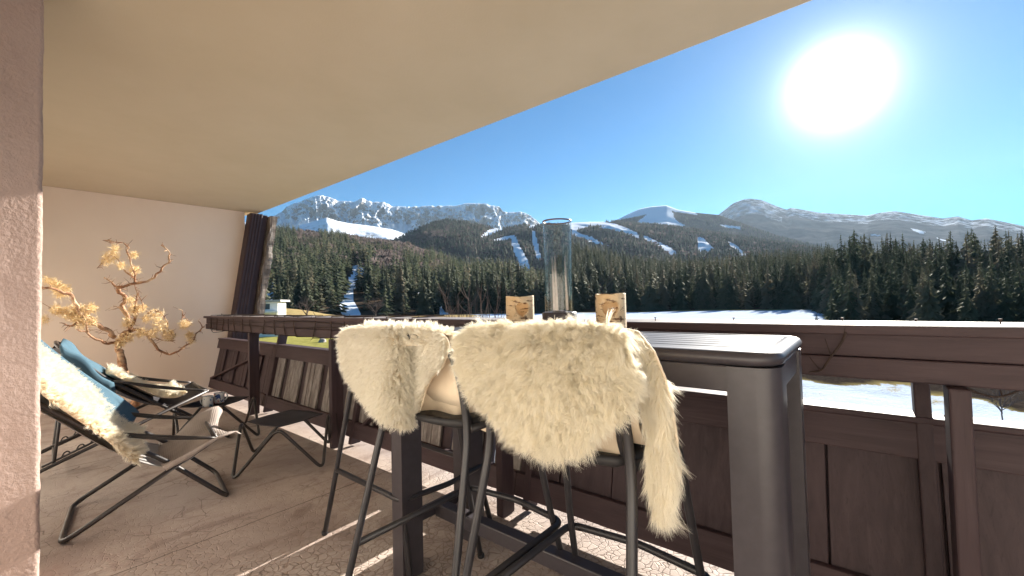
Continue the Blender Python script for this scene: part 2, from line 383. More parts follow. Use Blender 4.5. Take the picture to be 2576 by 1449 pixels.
# ---- leaning timber post against the end wall
tp = thing('timber_post', 'leaning dark timber post with a peeling outer plank at the end wall', 'post', (XW, 2.09, 0))
LN = .145
o = MB(); o.box(.02, .20, .0, .17, .0, 2.66, LN).box(.02, .16, .172, .255, .0, 2.655, LN)
for k in range(4): o.box(.20, .214, .012+k*.042, .034+k*.042, .0, 2.65, LN)
o.build('post_beam', MT['woodz'], tp, bevel=.006)
# rough outer plank
vs = []; fs = []; nz_ = 90
for i in range(nz_+1):
    z = .02 + 2.62*i/nz_
    for (px_, py_) in ((.06, .27), (.25, .27), (.26, .30), (.25, .375), (.06, .375)):
        k = mnoise.fractal(Vector((px_*9, py_*9, z*5)), .8, 2.1, 4)*.02
        vs.append((px_+k, py_+LN*z+k, z))
for i in range(nz_):
    for k in range(5): fs.append((i*5+k, i*5+(k+1) % 5, i*5+5+(k+1) % 5, i*5+5+k))
MB().add(vs, fs+[(0, 1, 2, 3, 4), tuple(nz_*5+k for k in (4, 3, 2, 1, 0))]).build('bark_plank', MT['bark'], tp)

# ---- railing
rl = thing('balcony_railing', 'dark brown wooden balcony railing with leaning board panels', 'railing', (0, 1.82, 0))
RX0, RX1 = -6.98, 4.2
ry = lambda y: y-1.82
capm = MB(); random.seed(3)
xs = [RX0, -4.6, -1.62, 1.05, RX1]
for a, b in zip(xs[:-1], xs[1:]): capm.box(a+.002, b-.002, ry(1.80), ry(2.06), 1.063+random.uniform(-.002, .002), 1.092)
capm.build('handrail', MT['cap'], rl, bevel=.006)
MB().box(RX0+.002, RX1, ry(1.789), ry(1.7985), 1.0605, 1.0905).build('handrail_edge', MT['wood'], rl, bevel=.003)
fm = MB()
fm.box(RX0+.004, RX1, ry(1.822), ry(1.862), .985, 1.061)
fm.box(RX0+.004, RX1, ry(1.815), ry(1.855), .912, .983)
fm.build('fascia_board', MT['wood'], rl, bevel=.004)
MB().box(RX0+.004, RX1, ry(2.01), ry(2.045), .93, 1.061).build('outer_fascia', MT['wood'], rl, bevel=.004)
PX = [-5.27, -3.45, -1.58, .215, 2.05, 3.85]; PW = .048
for x in PX:
    MB().box(x-PW/2, x+PW/2, ry(1.768), ry(1.872), .003, .911).build('post', MT['woodz'], rl, bevel=.006)
YB, ZB, SL = 1.93, .075, .2            # panel: bottom inner edge and lean
pan = lambda z: YB + SL*(z-ZB)
for x in PX:
    xo = x - .058 if x > 0 else x + .085
    b = MB().box(xo-.022, xo+.022, ry(YB-.035), ry(YB+.06), .02, .925, SL, ZB); b.build('leaning_strut', MT['woodz'], rl, bevel=.005)
ends = [-7.2] + PX
SLITS = [(-2.2, .034), (-4.27, .016), (-4.36, .010), (-1.80, .07), (-1.41, .10)]  # narrow slits for streaks; wider ones added behind the stools to light the floor
for i, (a, b) in enumerate(zip(ends[:-1], ends[1:])):
    a2, b2 = a+.0006, b-.0006
    MB().box(a2, b2, ry(YB-.032), ry(YB), .62, .742, SL, ZB).build('panel_rail', MT['wood'], rl, bevel=.005)
    MB().box(a2, b2, ry(YB-.032), ry(YB), ZB, ZB+.125, SL, ZB).build('panel_rail', MT['wood'], rl, bevel=.005)
    MB().box(a2, b2, ry(YB-.045), ry(YB+.06), .7425, .762, SL, ZB).build('panel_cap', MT['wood'], rl, bevel=.004)
    bm_ = MB(); bat = MB(); x = a2; k = 0; random.seed(40+i)
    wide = .30
    while x < b2-.02:
        w = min(wide*random.uniform(.9, 1.08), b2-x)
        if i < 3:
            for q0, q1 in ((0, .36), (.36, .66), (.66, 1)):
                xa, xb = x+w*q0+.002, x+w*q1-.002
                cuts = [c for c in SLITS if xa < c[0] < xb]
                for sa, sb in ([(xa, xb)] if not cuts else [(xa, cuts[0][0]-cuts[0][1]/2), (cuts[0][0]+cuts[0][1]/2, xb)]):
                    bm_.box(sa, sb, ry(YB+.004+random.uniform(0, .003)), ry(YB+.026), ZB+.01, .75, SL, ZB)
            x += w
            
            cuts = [c for c in SLITS if x < c[0] < x+.12]
            for sa, sb in ([(x, x+.12)] if not cuts else [(x, cuts[0][0]-cuts[0][1]/2), (cuts[0][0]+cuts[0][1]/2, x+.12)]):
                if sb-sa > .004: bat.box(sa, sb, ry(YB+.03), ry(YB+.05), ZB+.01, .75, SL, ZB)
            x += .12
        else:
            xa, xb = x+.003, x+w-.004; cuts = [c for c in SLITS if xa < c[0] < xb]
            for sa, sb in ([(xa, xb)] if not cuts else [(xa, cuts[0][0]-cuts[0][1]/2), (cuts[0][0]+cuts[0][1]/2, xb)]):
                if sb-sa > .004: bm_.box(sa, sb, ry(YB+.004+.006*(k % 2)), ry(YB+.03), ZB+.01, .75, SL, ZB)
            x += w
        k += 1
    bb = MB(); edges = [a2]
    for c, w_ in SLITS:
        if a2 < c < b2: edges += [c-w_/2, c+w_/2]
    edges.append(b2)
    for s_, e_ in zip(edges[::2], edges[1::2]): bb.box(s_, e_, ry(YB+.052), ry(YB+.062), ZB+.01, .74, SL, ZB)
    bb.build('backing_board', MT['woodz'], rl)
    if i == 3: bm_.box(-1.47, -1.35, ry(YB+.004), ry(YB+.026), ZB+.01, .34, SL, ZB)
    bm_.build('board_panel', MT['board'] if i in (1, 2) else MT['woodz'], rl, bevel=.002, seg=1)
    if bat.v: bat.build('recessed_boards', MT['woodz'], rl)
    if i in (0, 2):
        s, e = (a2+.05, b2-.35) if i == 0 else (a2+.25, a2+.75)
        MB().beam((s, ry(pan(.2)-.012), .20), (e, ry(pan(.62)-.012), .62), .022, .075, (0, -1, .1)).build('diagonal_brace', MT['wood'], rl, bevel=.003)
# second flat post by the right bay
nl = MB()
for x, z in ((.12, .70), (.05, .66), (-.02, .70), (-4.9, .68), (-4.4, .69), (-4.0, .66), (-3.7, .69)):
    y = ry(pan(z)-.036); nl.lathe([(0.0, 0), (.005, 0), (.005, .003), (0, .004)], 8, (x, y, z))
# nails standing in the handrail
for x in (-.72, -.40, -.05, .14, .33):
    y = 1.93+random.uniform(-.04, .04)
    n_ = MB().lathe([(.0, -.01), (.002, -.01), (.002, .010), (.005, .010), (.005, .013), (0, .0135)], 8)
    no = n_.build('nail', MT['iron'], rl); no.location = (x, ry(y), 1.095)

# cord wound round the left part of the handrail
cd = thing('garland_cord', 'thin dark cord wound in loops around the left end of the handrail', 'cord', (0, 1.82, 0))
m = MB(); random.seed(5)
x = -6.72
while x < -2.2:
    dx = random.uniform(-.05, .05); z0, z1, y0, y1 = .905, 1.099, ry(1.808), ry(2.066)
    lp = [(x, y0, z0), (x+dx, y0-.003, 1.0), (x+dx*1.2, y0, z1), (x+dx+.03, ry(1.93), z1+.002), (x+dx+.05, y1, z1), (x+.06, y1, z0+.02), (x+.03, ry(1.95), z0-.012), (x, y0, z0)]
    m.tube(lp, .0045, 5)
    for _ in range(3):
        p = Vector((x+random.uniform(-.02, .1), y0, random.choice((z0, z1)))); m.tube([p, p+Vector((random.uniform(-.03, .03), -.01, random.choice((-1, 1))*random.uniform(.005, .04)*(-1 if p.z < 1 else 1)*random.choice((1, 1, -1)) ))], .0022, 4)
    x += random.uniform(.20, .34)
for z in (1.035, .995, 1.1):
    pts = [(xx, ry(1.806) if z < 1.09 else ry(1.85), z + .012*math.sin(xx*2.1+z*40)) for xx in np.linspace(-6.8, -2.1, 40)]
    m.tube(pts, .004, 5)
pts = [(-6.7, ry(1.81), .905), (-6.6, ry(1.79), .885), (-6.45, ry(1.78), .88), (-6.3, ry(1.80), .893), (-6.2, ry(1.81), .905)]
m.tube(spline(pts, 5), .004, 5)
m.build('cord', MT['cord'], cd)
# bare twigs hanging over the railing at the right
def twig(name, label, pts, r):
    m = MB(); P = spline([py(*p) for p in pts], 5); m.tube(P, list(np.linspace(r, r*.5, len(P))), 6)
    for i in range(6, len(P)-2, 7):
        d = Vector((random.uniform(-1, 1), random.uniform(-.3, .3), random.uniform(-.3, 1))).normalized(); m.tube([P[i], P[i]+d*.03, P[i]+d*.055+Vector((0, 0, .008))], [r*.5, r*.35, r*.2], 5)
    return tag(m.build(name, MT['cord'], smooth=True), label, 'twig')
twig('hanging_twig', 'thin bare twig running down the fascia beside the table corner', [(2128, 835, 1.79), (2118, 860, 1.79), (2100, 885, 1.79), (2085, 905, 1.79), (2065, 932, 1.80), (2030, 936, 1.82)], .0045)
twig('hanging_wire', 'loose dark wire sagging below the handrail at the far right', [(2408, 965, 1.83), (2450, 985, 1.86), (2500, 998, 1.88), (2535, 993, 1.88), (2580, 975, 1.86)], .0042)

# ================================================================== BAR TABLE
TX0, TX1, TY0, TY1, TZ = -1.655, -.137, 1.095, 1.61, 1.067
tb = thing('bar_table', 'tall anthracite metal bar table with slatted top and rounded corners', 'table', ((TX0+TX1)/2, (TY0+TY1)/2, 0))
hw, hd = (TX1-TX0)/2, (TY1-TY0)/2
def rrect(hx, hy, r, n=7):
    out = []
    for cx, cy_, a0 in ((hx-r, hy-r, 0), (-hx+r, hy-r, 90), (-hx+r, -hy+r, 180), (hx-r, -hy+r, 270)):
        for k in range(n+1):
            a = math.radians(a0+90*k/n); out.append((cx+r*math.cos(a), cy_+r*math.sin(a)))
    return out
# rounded rim: profile swept round the rectangle
prof = [(0.0, -.034), (.009, -.031), (.015, -.022), (.0155, -.013), (.010, -.004), (.0, .0), (-.030, .0005), (-.032, -.008)]
vs = []; fs = []; R = .055
for off, z in prof: vs += [(x, y, TZ+z) for x, y in rrect(hw-.016+off, hd-.016+off, max(.01, R+off), 7)]
n_ = 32
for i in range(len(prof)-1):
    for k in range(n_): fs.append((i*n_+k, i*n_+(k+1) % n_, (i+1)*n_+(k+1) % n_, (i+1)*n_+k))
fs.append(tuple(range(n_-1, -1, -1)))
MB().add(vs, fs).build('rim', MT['metal'], tb, smooth=True)
m = MB(); ns = 7; sw = (2*hd-.10)/ns
for k in range(ns):
    y = -hd+.05+k*sw; m.box(-hw+.048, hw-.048, y+.0025, y+sw-.0025, TZ-.02, TZ-.0005)
m.build('top_slats', MT['metal'], tb, bevel=.004)
m = MB()
m.box(-hw+.11, hw-.11, -hd+.012, -hd+.034, TZ-.098, TZ-.035).box(-hw+.11, hw-.11, hd-.034, hd-.012, TZ-.098, TZ-.035)
m.box(-hw+.012, -hw+.034, -hd+.11, hd-.11, TZ-.098, TZ-.035).box(hw-.034, hw-.012, -hd+.11, hd-.11, TZ-.098, TZ-.035)
m.build('apron', MT['metal'], tb, bevel=.004)
for sx in (-1, 1):
    for sy in (-1, 1):
        # leg section: outer corner strongly rounded
        pts = []; w = .108; r = .05
        for k in range(9):
            a = math.radians(90*k/8); pts.append((w-r+r*math.cos(a), w-r+r*math.sin(a)))
        pts += [(0, w), (0, 0), (w, 0)]
        ox, oy = hw-.006-w, hd-.006-w
        P = [((ox+x)*sx, (oy+y)*sy) for x, y in pts]
        if sx*sy < 0: P = P[::-1]
        nn = len(P); v = [(x, y, .004) for x, y in P] + [(x, y, TZ-.036) for x, y in P]
        f = [(k, (k+1) % nn, nn+(k+1) % nn, nn+k) for k in range(nn)] + [tuple(range(nn-1, -1, -1)), tuple(range(nn, 2*nn))]
        lo = MB().add(v, f).build('leg', MT['metal'], tb, smooth=True)
        md = lo.modifiers.new('e', 'EDGE_SPLIT'); md.split_angle = math.radians(35)
m = MB(); m.box(-hw+.06, hw-.06, -.028, .028, .185, .245)
m.box(-hw+.02, -hw+.058, -hd+.1, hd-.1, .19, .24).box(hw-.058, hw-.02, -hd+.1, hd-.1, .19, .24)
m.build('stretcher', MT['metal'], tb, bevel=.005)

# ================================================================== BAR STOOLS
def make_stool(label):
    t = thing('bar_stool', label, 'bar stool', (0, 0, 0), 0, 'bar stools around the tall table')
    r = .0125
    def leg_back(s):
        p = [(s*.275, -.36, .003), (s*.25, -.27, .36), (s*.218, -.165, .80), (s*.212, -.185, .95), (s*.19, -.20, 1.04), (s*.15, -.207, 1.075)]
        return MB().tube(fillet(p, .10, 6), r, 12)
    legs = [leg_back(s).build('leg', MT['tube'], t, smooth=True) for s in (-1, 1)]
    for s in (-1, 1):
        p = [(s*.255, .36, .003), (s*.225, .25, .40), (s*.20, .175, .775), (s*.195, .10, .80), (s*.205, -.14, .80)]
        legs.append(MB().tube(fillet(p, .07, 6), r, 12).build('leg', MT['tube'], t, smooth=True))
    MB().tube(fillet([(-.165, -.206, 1.070), (-.1, -.215, 1.085), (0, -.225, 1.09), (.1, -.215, 1.085), (.165, -.206, 1.070)], .05), r, 12).build('backrest', MT['tube'], t, smooth=True)
    for s in (-1, 1):
        p = [(s*.19, -.12, .80), (s*.186, -.150, .86), (s*.188, -.165, .96), (s*.196, -.180, 1.0)]
        MB().tube(fillet(p, .05, 5), r*.9, 10).build('seat_upright', MT['tube'], t, smooth=True)
    p = [(-.252, -.272, .35), (-.245, .265, .35), (-.20, .292, .35), (.20, .292, .35), (.245, .265, .35), (.252, -.272, .35)]
    p = [(-.252, -.272, .35), (-.250, .29, .35), (0, .325, .35), (.250, .29, .35), (.252, -.272, .35)]
    MB().tube(fillet(p, .045, 6), r, 12).build('footrest', MT['tube'], t, smooth=True)
    # seat shell: shallow dished pad with rounded front
    vs = []; fs = []; nu, nv = 14, 14
    for top in (1, 0):
        for i in range(nu+1):
            for j in range(nv+1):
                a, b = -1+2*i/nu, -1+2*j/nv
                # square to rounded square
                x = a*math.sqrt(1-.32*b*b)*1.0; y = b*math.sqrt(1-.32*a*a)
                e = max(abs(a), abs(b))
                z = .815 + (.012 if top else -.028) - (.016*(1-a*a)*(1-b*b) if top else -.012*e**4*0) + (.0 if top else .02*e**6)
                vs.append((x*.222, y*.19+.0, z))
    nn = (nu+1)*(nv+1)
    for L_ in (0, 1):
        for i in range(nu):
            for j in range(nv):
                q_ = [L_*nn+i*(nv+1)+j, L_*nn+(i+1)*(nv+1)+j, L_*nn+(i+1)*(nv+1)+j+1, L_*nn+i*(nv+1)+j+1]
                fs.append(tuple(q_ if L_ == 0 else q_[::-1]))
    bd = [i*(nv+1) for i in range(nu+1)] + [nu*(nv+1)+j for j in range(1, nv+1)] + [i*(nv+1)+nv for i in range(nu-1, -1, -1)] + [j for j in range(nv-1, 0, -1)]
    for a, b in zip(bd, bd[1:]+bd[:1]): fs.append((a, nn+a, nn+b, b))
    MB().add(vs, fs).build('seat', MT['pad'], t, smooth=True)
    for lg, (s, sy) in zip(legs, ((-1, -.36), (1, -.36), (-1, .36), (1, .36))):
        MB().lathe([(0, 0), (.015, 0), (.016, .014), (.0128, .02)], 12, (s*(.275 if sy < 0 else .255), sy, .001)).build('foot_cap', MT['pad'], lg, smooth=True)
    return t
SA = make_stool('dark tube bar stool under the short-haired sheepskin, left of the pair facing the railing'); SA.location = (-1.16, 1.084, 0)
SB = copy_tree(SA); SB['label'] = 'dark tube bar stool under the long-haired sheepskin nearest the camera'; SB.location = (-.628, 1.084, 0); SB.rotation_euler.z = math.radians(-1)
SC = copy_tree(SA); SC['label'] = 'dark tube bar stool at the far short end of the tall table'; SC.location = (-1.84, 1.36, 0); SC.rotation_euler.z = math.radians(-91)

# ================================================================== WOOL
def wool(name, V, F, mat, parent, n, length, width, seg=4, nclump=900, clump=.6, lay=.5, flow=None, wave=.006, gravity=.35, seed=1, edge_len=1.0, jit=.35, lump=None):
    """strands grown from triangles/quads of (V,F); F faces oriented outward"""
    g = np.random.default_rng(seed)
    V = np.asarray(V, float); T = []
    for f in F:
        T.append((f[0], f[1], f[2]))
        if len(f) == 4: T.append((f[0], f[2], f[3]))
    T = np.array(T); A, B, C = V[T[:, 0]], V[T[:, 1]], V[T[:, 2]]
    cr = np.cross(B-A, C-A); ar = np.linalg.norm(cr, axis=1)
    # smooth vertex normals
    VN = np.zeros_like(V)
    for k in range(3): np.add.at(VN, T[:, k], cr)
    VN /= np.maximum(np.linalg.norm(VN, axis=1, keepdims=True), 1e-9)
    def sample(m):
        i = g.choice(len(T), m, p=ar/ar.sum()); a, b = g.random(m), g.random(m); fl_ = a+b > 1; a[fl_] = 1-a[fl_]; b[fl_] = 1-b[fl_]
        P = A[i]+(B[i]-A[i])*a[:, None]+(C[i]-A[i])*b[:, None]
        Nn = VN[T[i, 0]]*(1-a-b)[:, None]+VN[T[i, 1]]*a[:, None]+VN[T[i, 2]]*b[:, None]
        return P, Nn/np.maximum(np.linalg.norm(Nn, axis=1, keepdims=True), 1e-9)
    cp, cn = sample(nclump)
    P, Nn = sample(n)
    ci = np.empty(n, int)
    for s in range(0, n, 2000):
        d = (P[s:s+2000]**2).sum(1)[:, None]-2*P[s:s+2000]@cp.T+(cp**2).sum(1)[None]; ci[s:s+2000] = d.argmin(1)
    down = np.array([0, 0, -1.])
    fl_ = np.zeros((nclump, 3)) if flow is None else np.array([flow(p) for p in cp])
    big = np.array([[mnoise.noise(Vector(p)*11+Vector((k*7.3, seed, 0))) for k in range(3)] for p in cp])
    cd_ = cn*(1-lay) + fl_ + g.normal(0, .22, (nclump, 3)) + big*.5
    tang = down - cn*(cn@down)[:, None]; cd_ += tang*gravity
    cd_ /= np.linalg.norm(cd_, axis=1, keepdims=True)
    cl = length*(.75+.5*g.random(nclump)); ph = g.random(nclump)*6.28; wa = g.normal(0, 1, (nclump, 3)); wa /= np.linalg.norm(wa, axis=1, keepdims=True)
    fr = 1.2+g.random(nclump)*1.3; crnd = g.random(nclump)
    d0 = cd_[ci] + g.normal(0, jit*.35, (n, 3)); d0 /= np.linalg.norm(d0, axis=1, keepdims=True)
    L_ = cl[ci]*(.7+.5*g.random(n))
    tipc = cp[ci] + cd_[ci]*cl[ci][:, None]*1.05
    pts = []
    t = np.linspace(0, 1, seg+1)
    side = np.cross(d0, g.normal(0, 1, (n, 3))); side /= np.maximum(np.linalg.norm(side, axis=1, keepdims=True), 1e-9)
    VV = np.empty((n, seg+1, 2, 3), np.float32)
    w0 = width*(.7+.6*g.random(n))
    for k, tk in enumerate(t):
        # start along the normal, bend over to the lay direction
        base = P + (Nn*(1-tk)*.8 + d0*(.2+.8*tk))*(L_*tk)[:, None]
        cen_ = cp[ci] + (cn[ci]*(1-tk)*.8 + cd_[ci]*(.2+.8*tk))*(cl[ci]*tk)[:, None]
        c = clump*tk**.8
        q_ = base*(1-c) + (cen_ + (base-cen_)*.18)*c
        q_ = q_ + wa[ci]*(np.sin(ph[ci]+fr[ci]*6.28*tk)*wave*tk)[:, None]
        q_[:, 2] -= (L_*gravity*.5*tk*tk)
        w = (w0*(1-tk**2*.85))[:, None]*.5
        VV[:, k, 0] = q_-side*w; VV[:, k, 1] = q_+side*w
    idx = np.arange(n*(seg+1)*2).reshape(n, seg+1, 2)
    FF = np.stack([idx[:, :-1, 0], idx[:, :-1, 1], idx[:, 1:, 1], idx[:, 1:, 0]], -1).reshape(-1, 4)
    tip = np.broadcast_to(t[None, :, None], (n, seg+1, 2)).reshape(-1).astype(np.float32)
    rr = np.broadcast_to((.5*crnd[ci]+.5*g.random(n))[:, None, None], (n, seg+1, 2)).reshape(-1).astype(np.float32)
    return np_mesh(name, VV.reshape(-1, 3), FF, mat, parent, True, {'tip': ('POINT', tip), 'rnd': ('POINT', rr)})

def grid_poly(poly, step, pos):
    """cells of a picture-space grid inside an outline, each corner put at its own distance by pos(x,y)"""
    xs0 = [p[0] for p in poly]; ys0 = [p[1] for p in poly]
    nx, ny = int((max(xs0)-min(xs0))/step)+2, int((max(ys0)-min(ys0))/step)+2
    X = min(xs0)+step*np.arange(nx); Y = min(ys0)+step*np.arange(ny)
    vid = {}; V = []; F = []
    def vv(i, j):
        if (i, j) not in vid: vid[(i, j)] = len(V); V.append(tuple(pos(X[i], Y[j])))
        return vid[(i, j)]
    cx, cy_ = np.meshgrid(X[:-1]+step/2, Y[:-1]+step/2, indexing='ij'); ins = inpoly(cx, cy_, poly)
    for i in range(nx-1):
        for j in range(ny-1):
            if ins[i, j]: F.append((vv(i, j), vv(i, j+1), vv(i+1, j+1), vv(i+1, j)))
    cnt = {}                                     # smooth the stepped outline
    for f in F:
        for a, b in zip(f, f[1:]+f[:1]): k = (min(a, b), max(a, b)); cnt[k] = cnt.get(k, 0)+1
    nb = {}
    for (a, b), c in cnt.items():
        if c == 1: nb.setdefault(a, []).append(b); nb.setdefault(b, []).append(a)
    A = np.array(V)
    for _ in range(6):
        B = A.copy()
        for v, l in nb.items(): B[v] = A[v]*.5 + A[l].mean(0)*.5
        A = B
    return [tuple(p) for p in A], F
def hide(name, V, F, parent, mat='hide', th=.005):
    m = MB().add(V, F); me = bpy.data.meshes.new(name); me.from_pydata(m.v, [], m.f); me.materials.append(MT[mat]); me.polygons.foreach_set('use_smooth', [True]*len(me.polygons))
    o = link(bpy.data.objects.new(name, me), parent); s = o.modifiers.new('solid', 'SOLIDIFY'); s.thickness = th; s.offset = -1
    return o

# ---- long-haired skin over the nearest stool
skB = thing('sheepskin_throw', 'long-haired cream sheepskin draped over the backrest of the nearest stool', 'sheepskin', (0, 0, 0))
YB_ = .862                                  # the camera-side flap hangs against the backrest (about y = .87)
polyB = [(1172, 850), (1172, 900), (1195, 955), (1222, 992), (1260, 1022), (1294, 1062), (1330, 1100), (1370, 1124), (1432, 1124), (1472, 1102), (1504, 1064), (1528, 1036), (1560, 1030), (1586, 1000), (1592, 950), (1585, 890), (1572, 850), (1540, 828), (1460, 822), (1300, 822), (1210, 828)]
def posB(x, y):
    t = (y-826)/330.0
    Y = YB_ - .014 - .05*t*0 + .03*max(0, .12-t)/.12 + .012*math.sin(x/43.0)*t + .02*t
    Y -= .035*math.exp(-((x-1380)/150)**2)*math.sin(min(1, max(0, t))*math.pi)
    return py(x, y, Y)
V1, F1 = grid_poly(polyB, 6, posB)
# over the top of the backrest and down its inner side to the seat
def saddle(xa, xb, ya, yb, top, inner, xs_=18, tilt=0.0):
    path = spline([(ya, top-.035), (ya+.006, top-.006), ((ya+yb)/2, top+.018), (yb, top-.005), (yb+.01, top-.08), (yb+.018, top-.16), (yb+.05, inner+.03), (yb+.14, inner), (yb+.24, inner-.004)], 3) if False else \
        [Vector((0, a, b)) for a, b in ((ya, top-.035), (ya+.008, top-.006), (ya+.03, top+.012), ((ya+yb)/2, top+.018), (yb-.012, top+.008), (yb+.003, top-.02), (yb+.012, top-.08), (yb+.02, top-.15), (yb+.03, inner+.06), (yb+.06, inner+.015), (yb+.14, inner), (yb+.24, inner-.002))]
    V = []; F = []
    for i in range(xs_+1):
        a = i/xs_
        for j, p in enumerate(path):
            V.append((xa+(xb-xa)*a, p.y+.008*math.sin(a*9+j), p.z+tilt*(a-.5)-.012*(2*a-1)**6*(j < 8)))
    nj = len(path)
    for i in range(xs_):
        for j in range(nj-1): F.append((i*nj+j, i*nj+nj+j, i*nj+nj+j+1, i*nj+j+1))
    return V, F
V2, F2 = saddle(-.868, -.40, .845, .915, 1.082, .842)
# the leg of the skin that hangs down beside the stool
polyT = [(1550, 820), (1606, 834), (1644, 885), (1672, 955), (1692, 1045), (1702, 1115), (1710, 1185), (1704, 1235), (1672, 1272), (1652, 1240), (1642, 1160), (1630, 1080), (1616, 1000), (1606, 950), (1588, 880)]
def posT(x, y):
    t = (y-822)/450.0
    return py(x, y, .885 + .05*t + .03*math.sin((x-1560)/40.0) - .12*((x-(1590+100*t))/60)**2*.2)
V3, F3 = grid_poly(polyT, 4, posT)
for nm, V, F in (('hide', V1, F1), ('hide', V2, F2), ('hide', V3, F3)): hide(nm, V, F, skB)
def flowB(p):
    cx = -.62; return np.array([(p[0]-cx)*2.4, -.10, -.06])
wool('wool', V1, F1, MT['wool'], skB, 150000, .048, .0010, 5, 5200, .38, .46, flowB, .010, .28, 3)
nt_ = (np.array(V2)[:, 1] < .93)
F2o = [f for f in F2 if all(V2[i][2] > .98 for i in f)]
wool('wool', V2, F2o, MT['wool'], skB, 34000, .042, .0011, 5, 1700, .36, .30, lambda p: np.array([(p[0]+.62)*1.0, -.05, .1]), .007, .2, 4)
wool('wool', V3, F3, MT['wool'], skB, 62000, .046, .0011, 5, 2200, .36, .50, lambda p: np.array([.35, -.05, -.35]), .006, .6, 5)

# ---- short-haired skin over the stool to its left
skA = thing('sheepskin_throw', 'short-haired off-white sheepskin draped over the backrest of the left stool', 'sheepskin', (0, 0, 0))
polyA = [(866, 835), (862, 890), (880, 945), (912, 988), (942, 1028), (968, 1062), (1002, 1078), (1036, 1064), (1058, 1034), (1066, 1000), (1078, 960), (1112, 925), (1126, 890), (1126, 850), (1105, 828), (1000, 822), (890, 824)]
def posA(x, y):
    t = (y-822)/256.0
    d = .832 + .02*t + .03*max(0, .12-t)/.12
    # a soft fold: the right part turns away behind a rounded ridge
    u_ = (x-(1022+6*t))/34.0
    d += .055/(1+math.exp(-u_*1.6)) - .03*math.exp(-((x-960)/60.0)**2) + .03*math.exp(-((x-(1048))/26.0)**2) - .045/(1+math.exp(-(x-1090)/12.0))
    return py(x, y, d)
V1, F1 = grid_poly(polyA, 7, posA)
V2, F2 = saddle(-1.485, -.995, .845, .92, 1.098, .842)
# bare inner side of the skin hanging down past the seat
polyH = [(1062, 950), (1136, 940), (1180, 975), (1222, 1030), (1250, 1062), (1243, 1096), (1205, 1080), (1140, 1062), (1056, 1040)]
V3, F3 = grid_poly(polyH, 8, lambda x, y: py(x, y, .955 + .02*math.sin(x/17.0)*(y-940)/100 + .0006*(x-1060)))
for nm, V, F in (('hide', V1, F1), ('hide', V2, F2), ('hide', V3, F3)): hide(nm, V, F, skA)
def flowA(p): return np.array([(p[0]+1.16)*.5, -.2, -.1])
wool('wool', V1, F1, MT['wool2'], skA, 100000, .028, .0010, 4, 6000, .40, .18, flowA, .004, .25, 6)
F2o = [f for f in F2 if all(V2[i][2] > .98 for i in f)]
wool('wool', V2, F2o, MT['wool2'], skA, 18000, .028, .0013, 4, 700, .5, .25, lambda p: np.array([0, -.1, .1]), .004, .1, 7)
# underside of the long-haired skin seen through the open backrest of its stool
polyH2 = [(1500, 1085), (1530, 1045), (1586, 1030), (1588, 1170), (1540, 1152), (1478, 1130)]
V4, F4 = grid_poly(polyH2, 8, lambda x, y: py(x, y, .945))
hide('hide', V4, F4, skB)

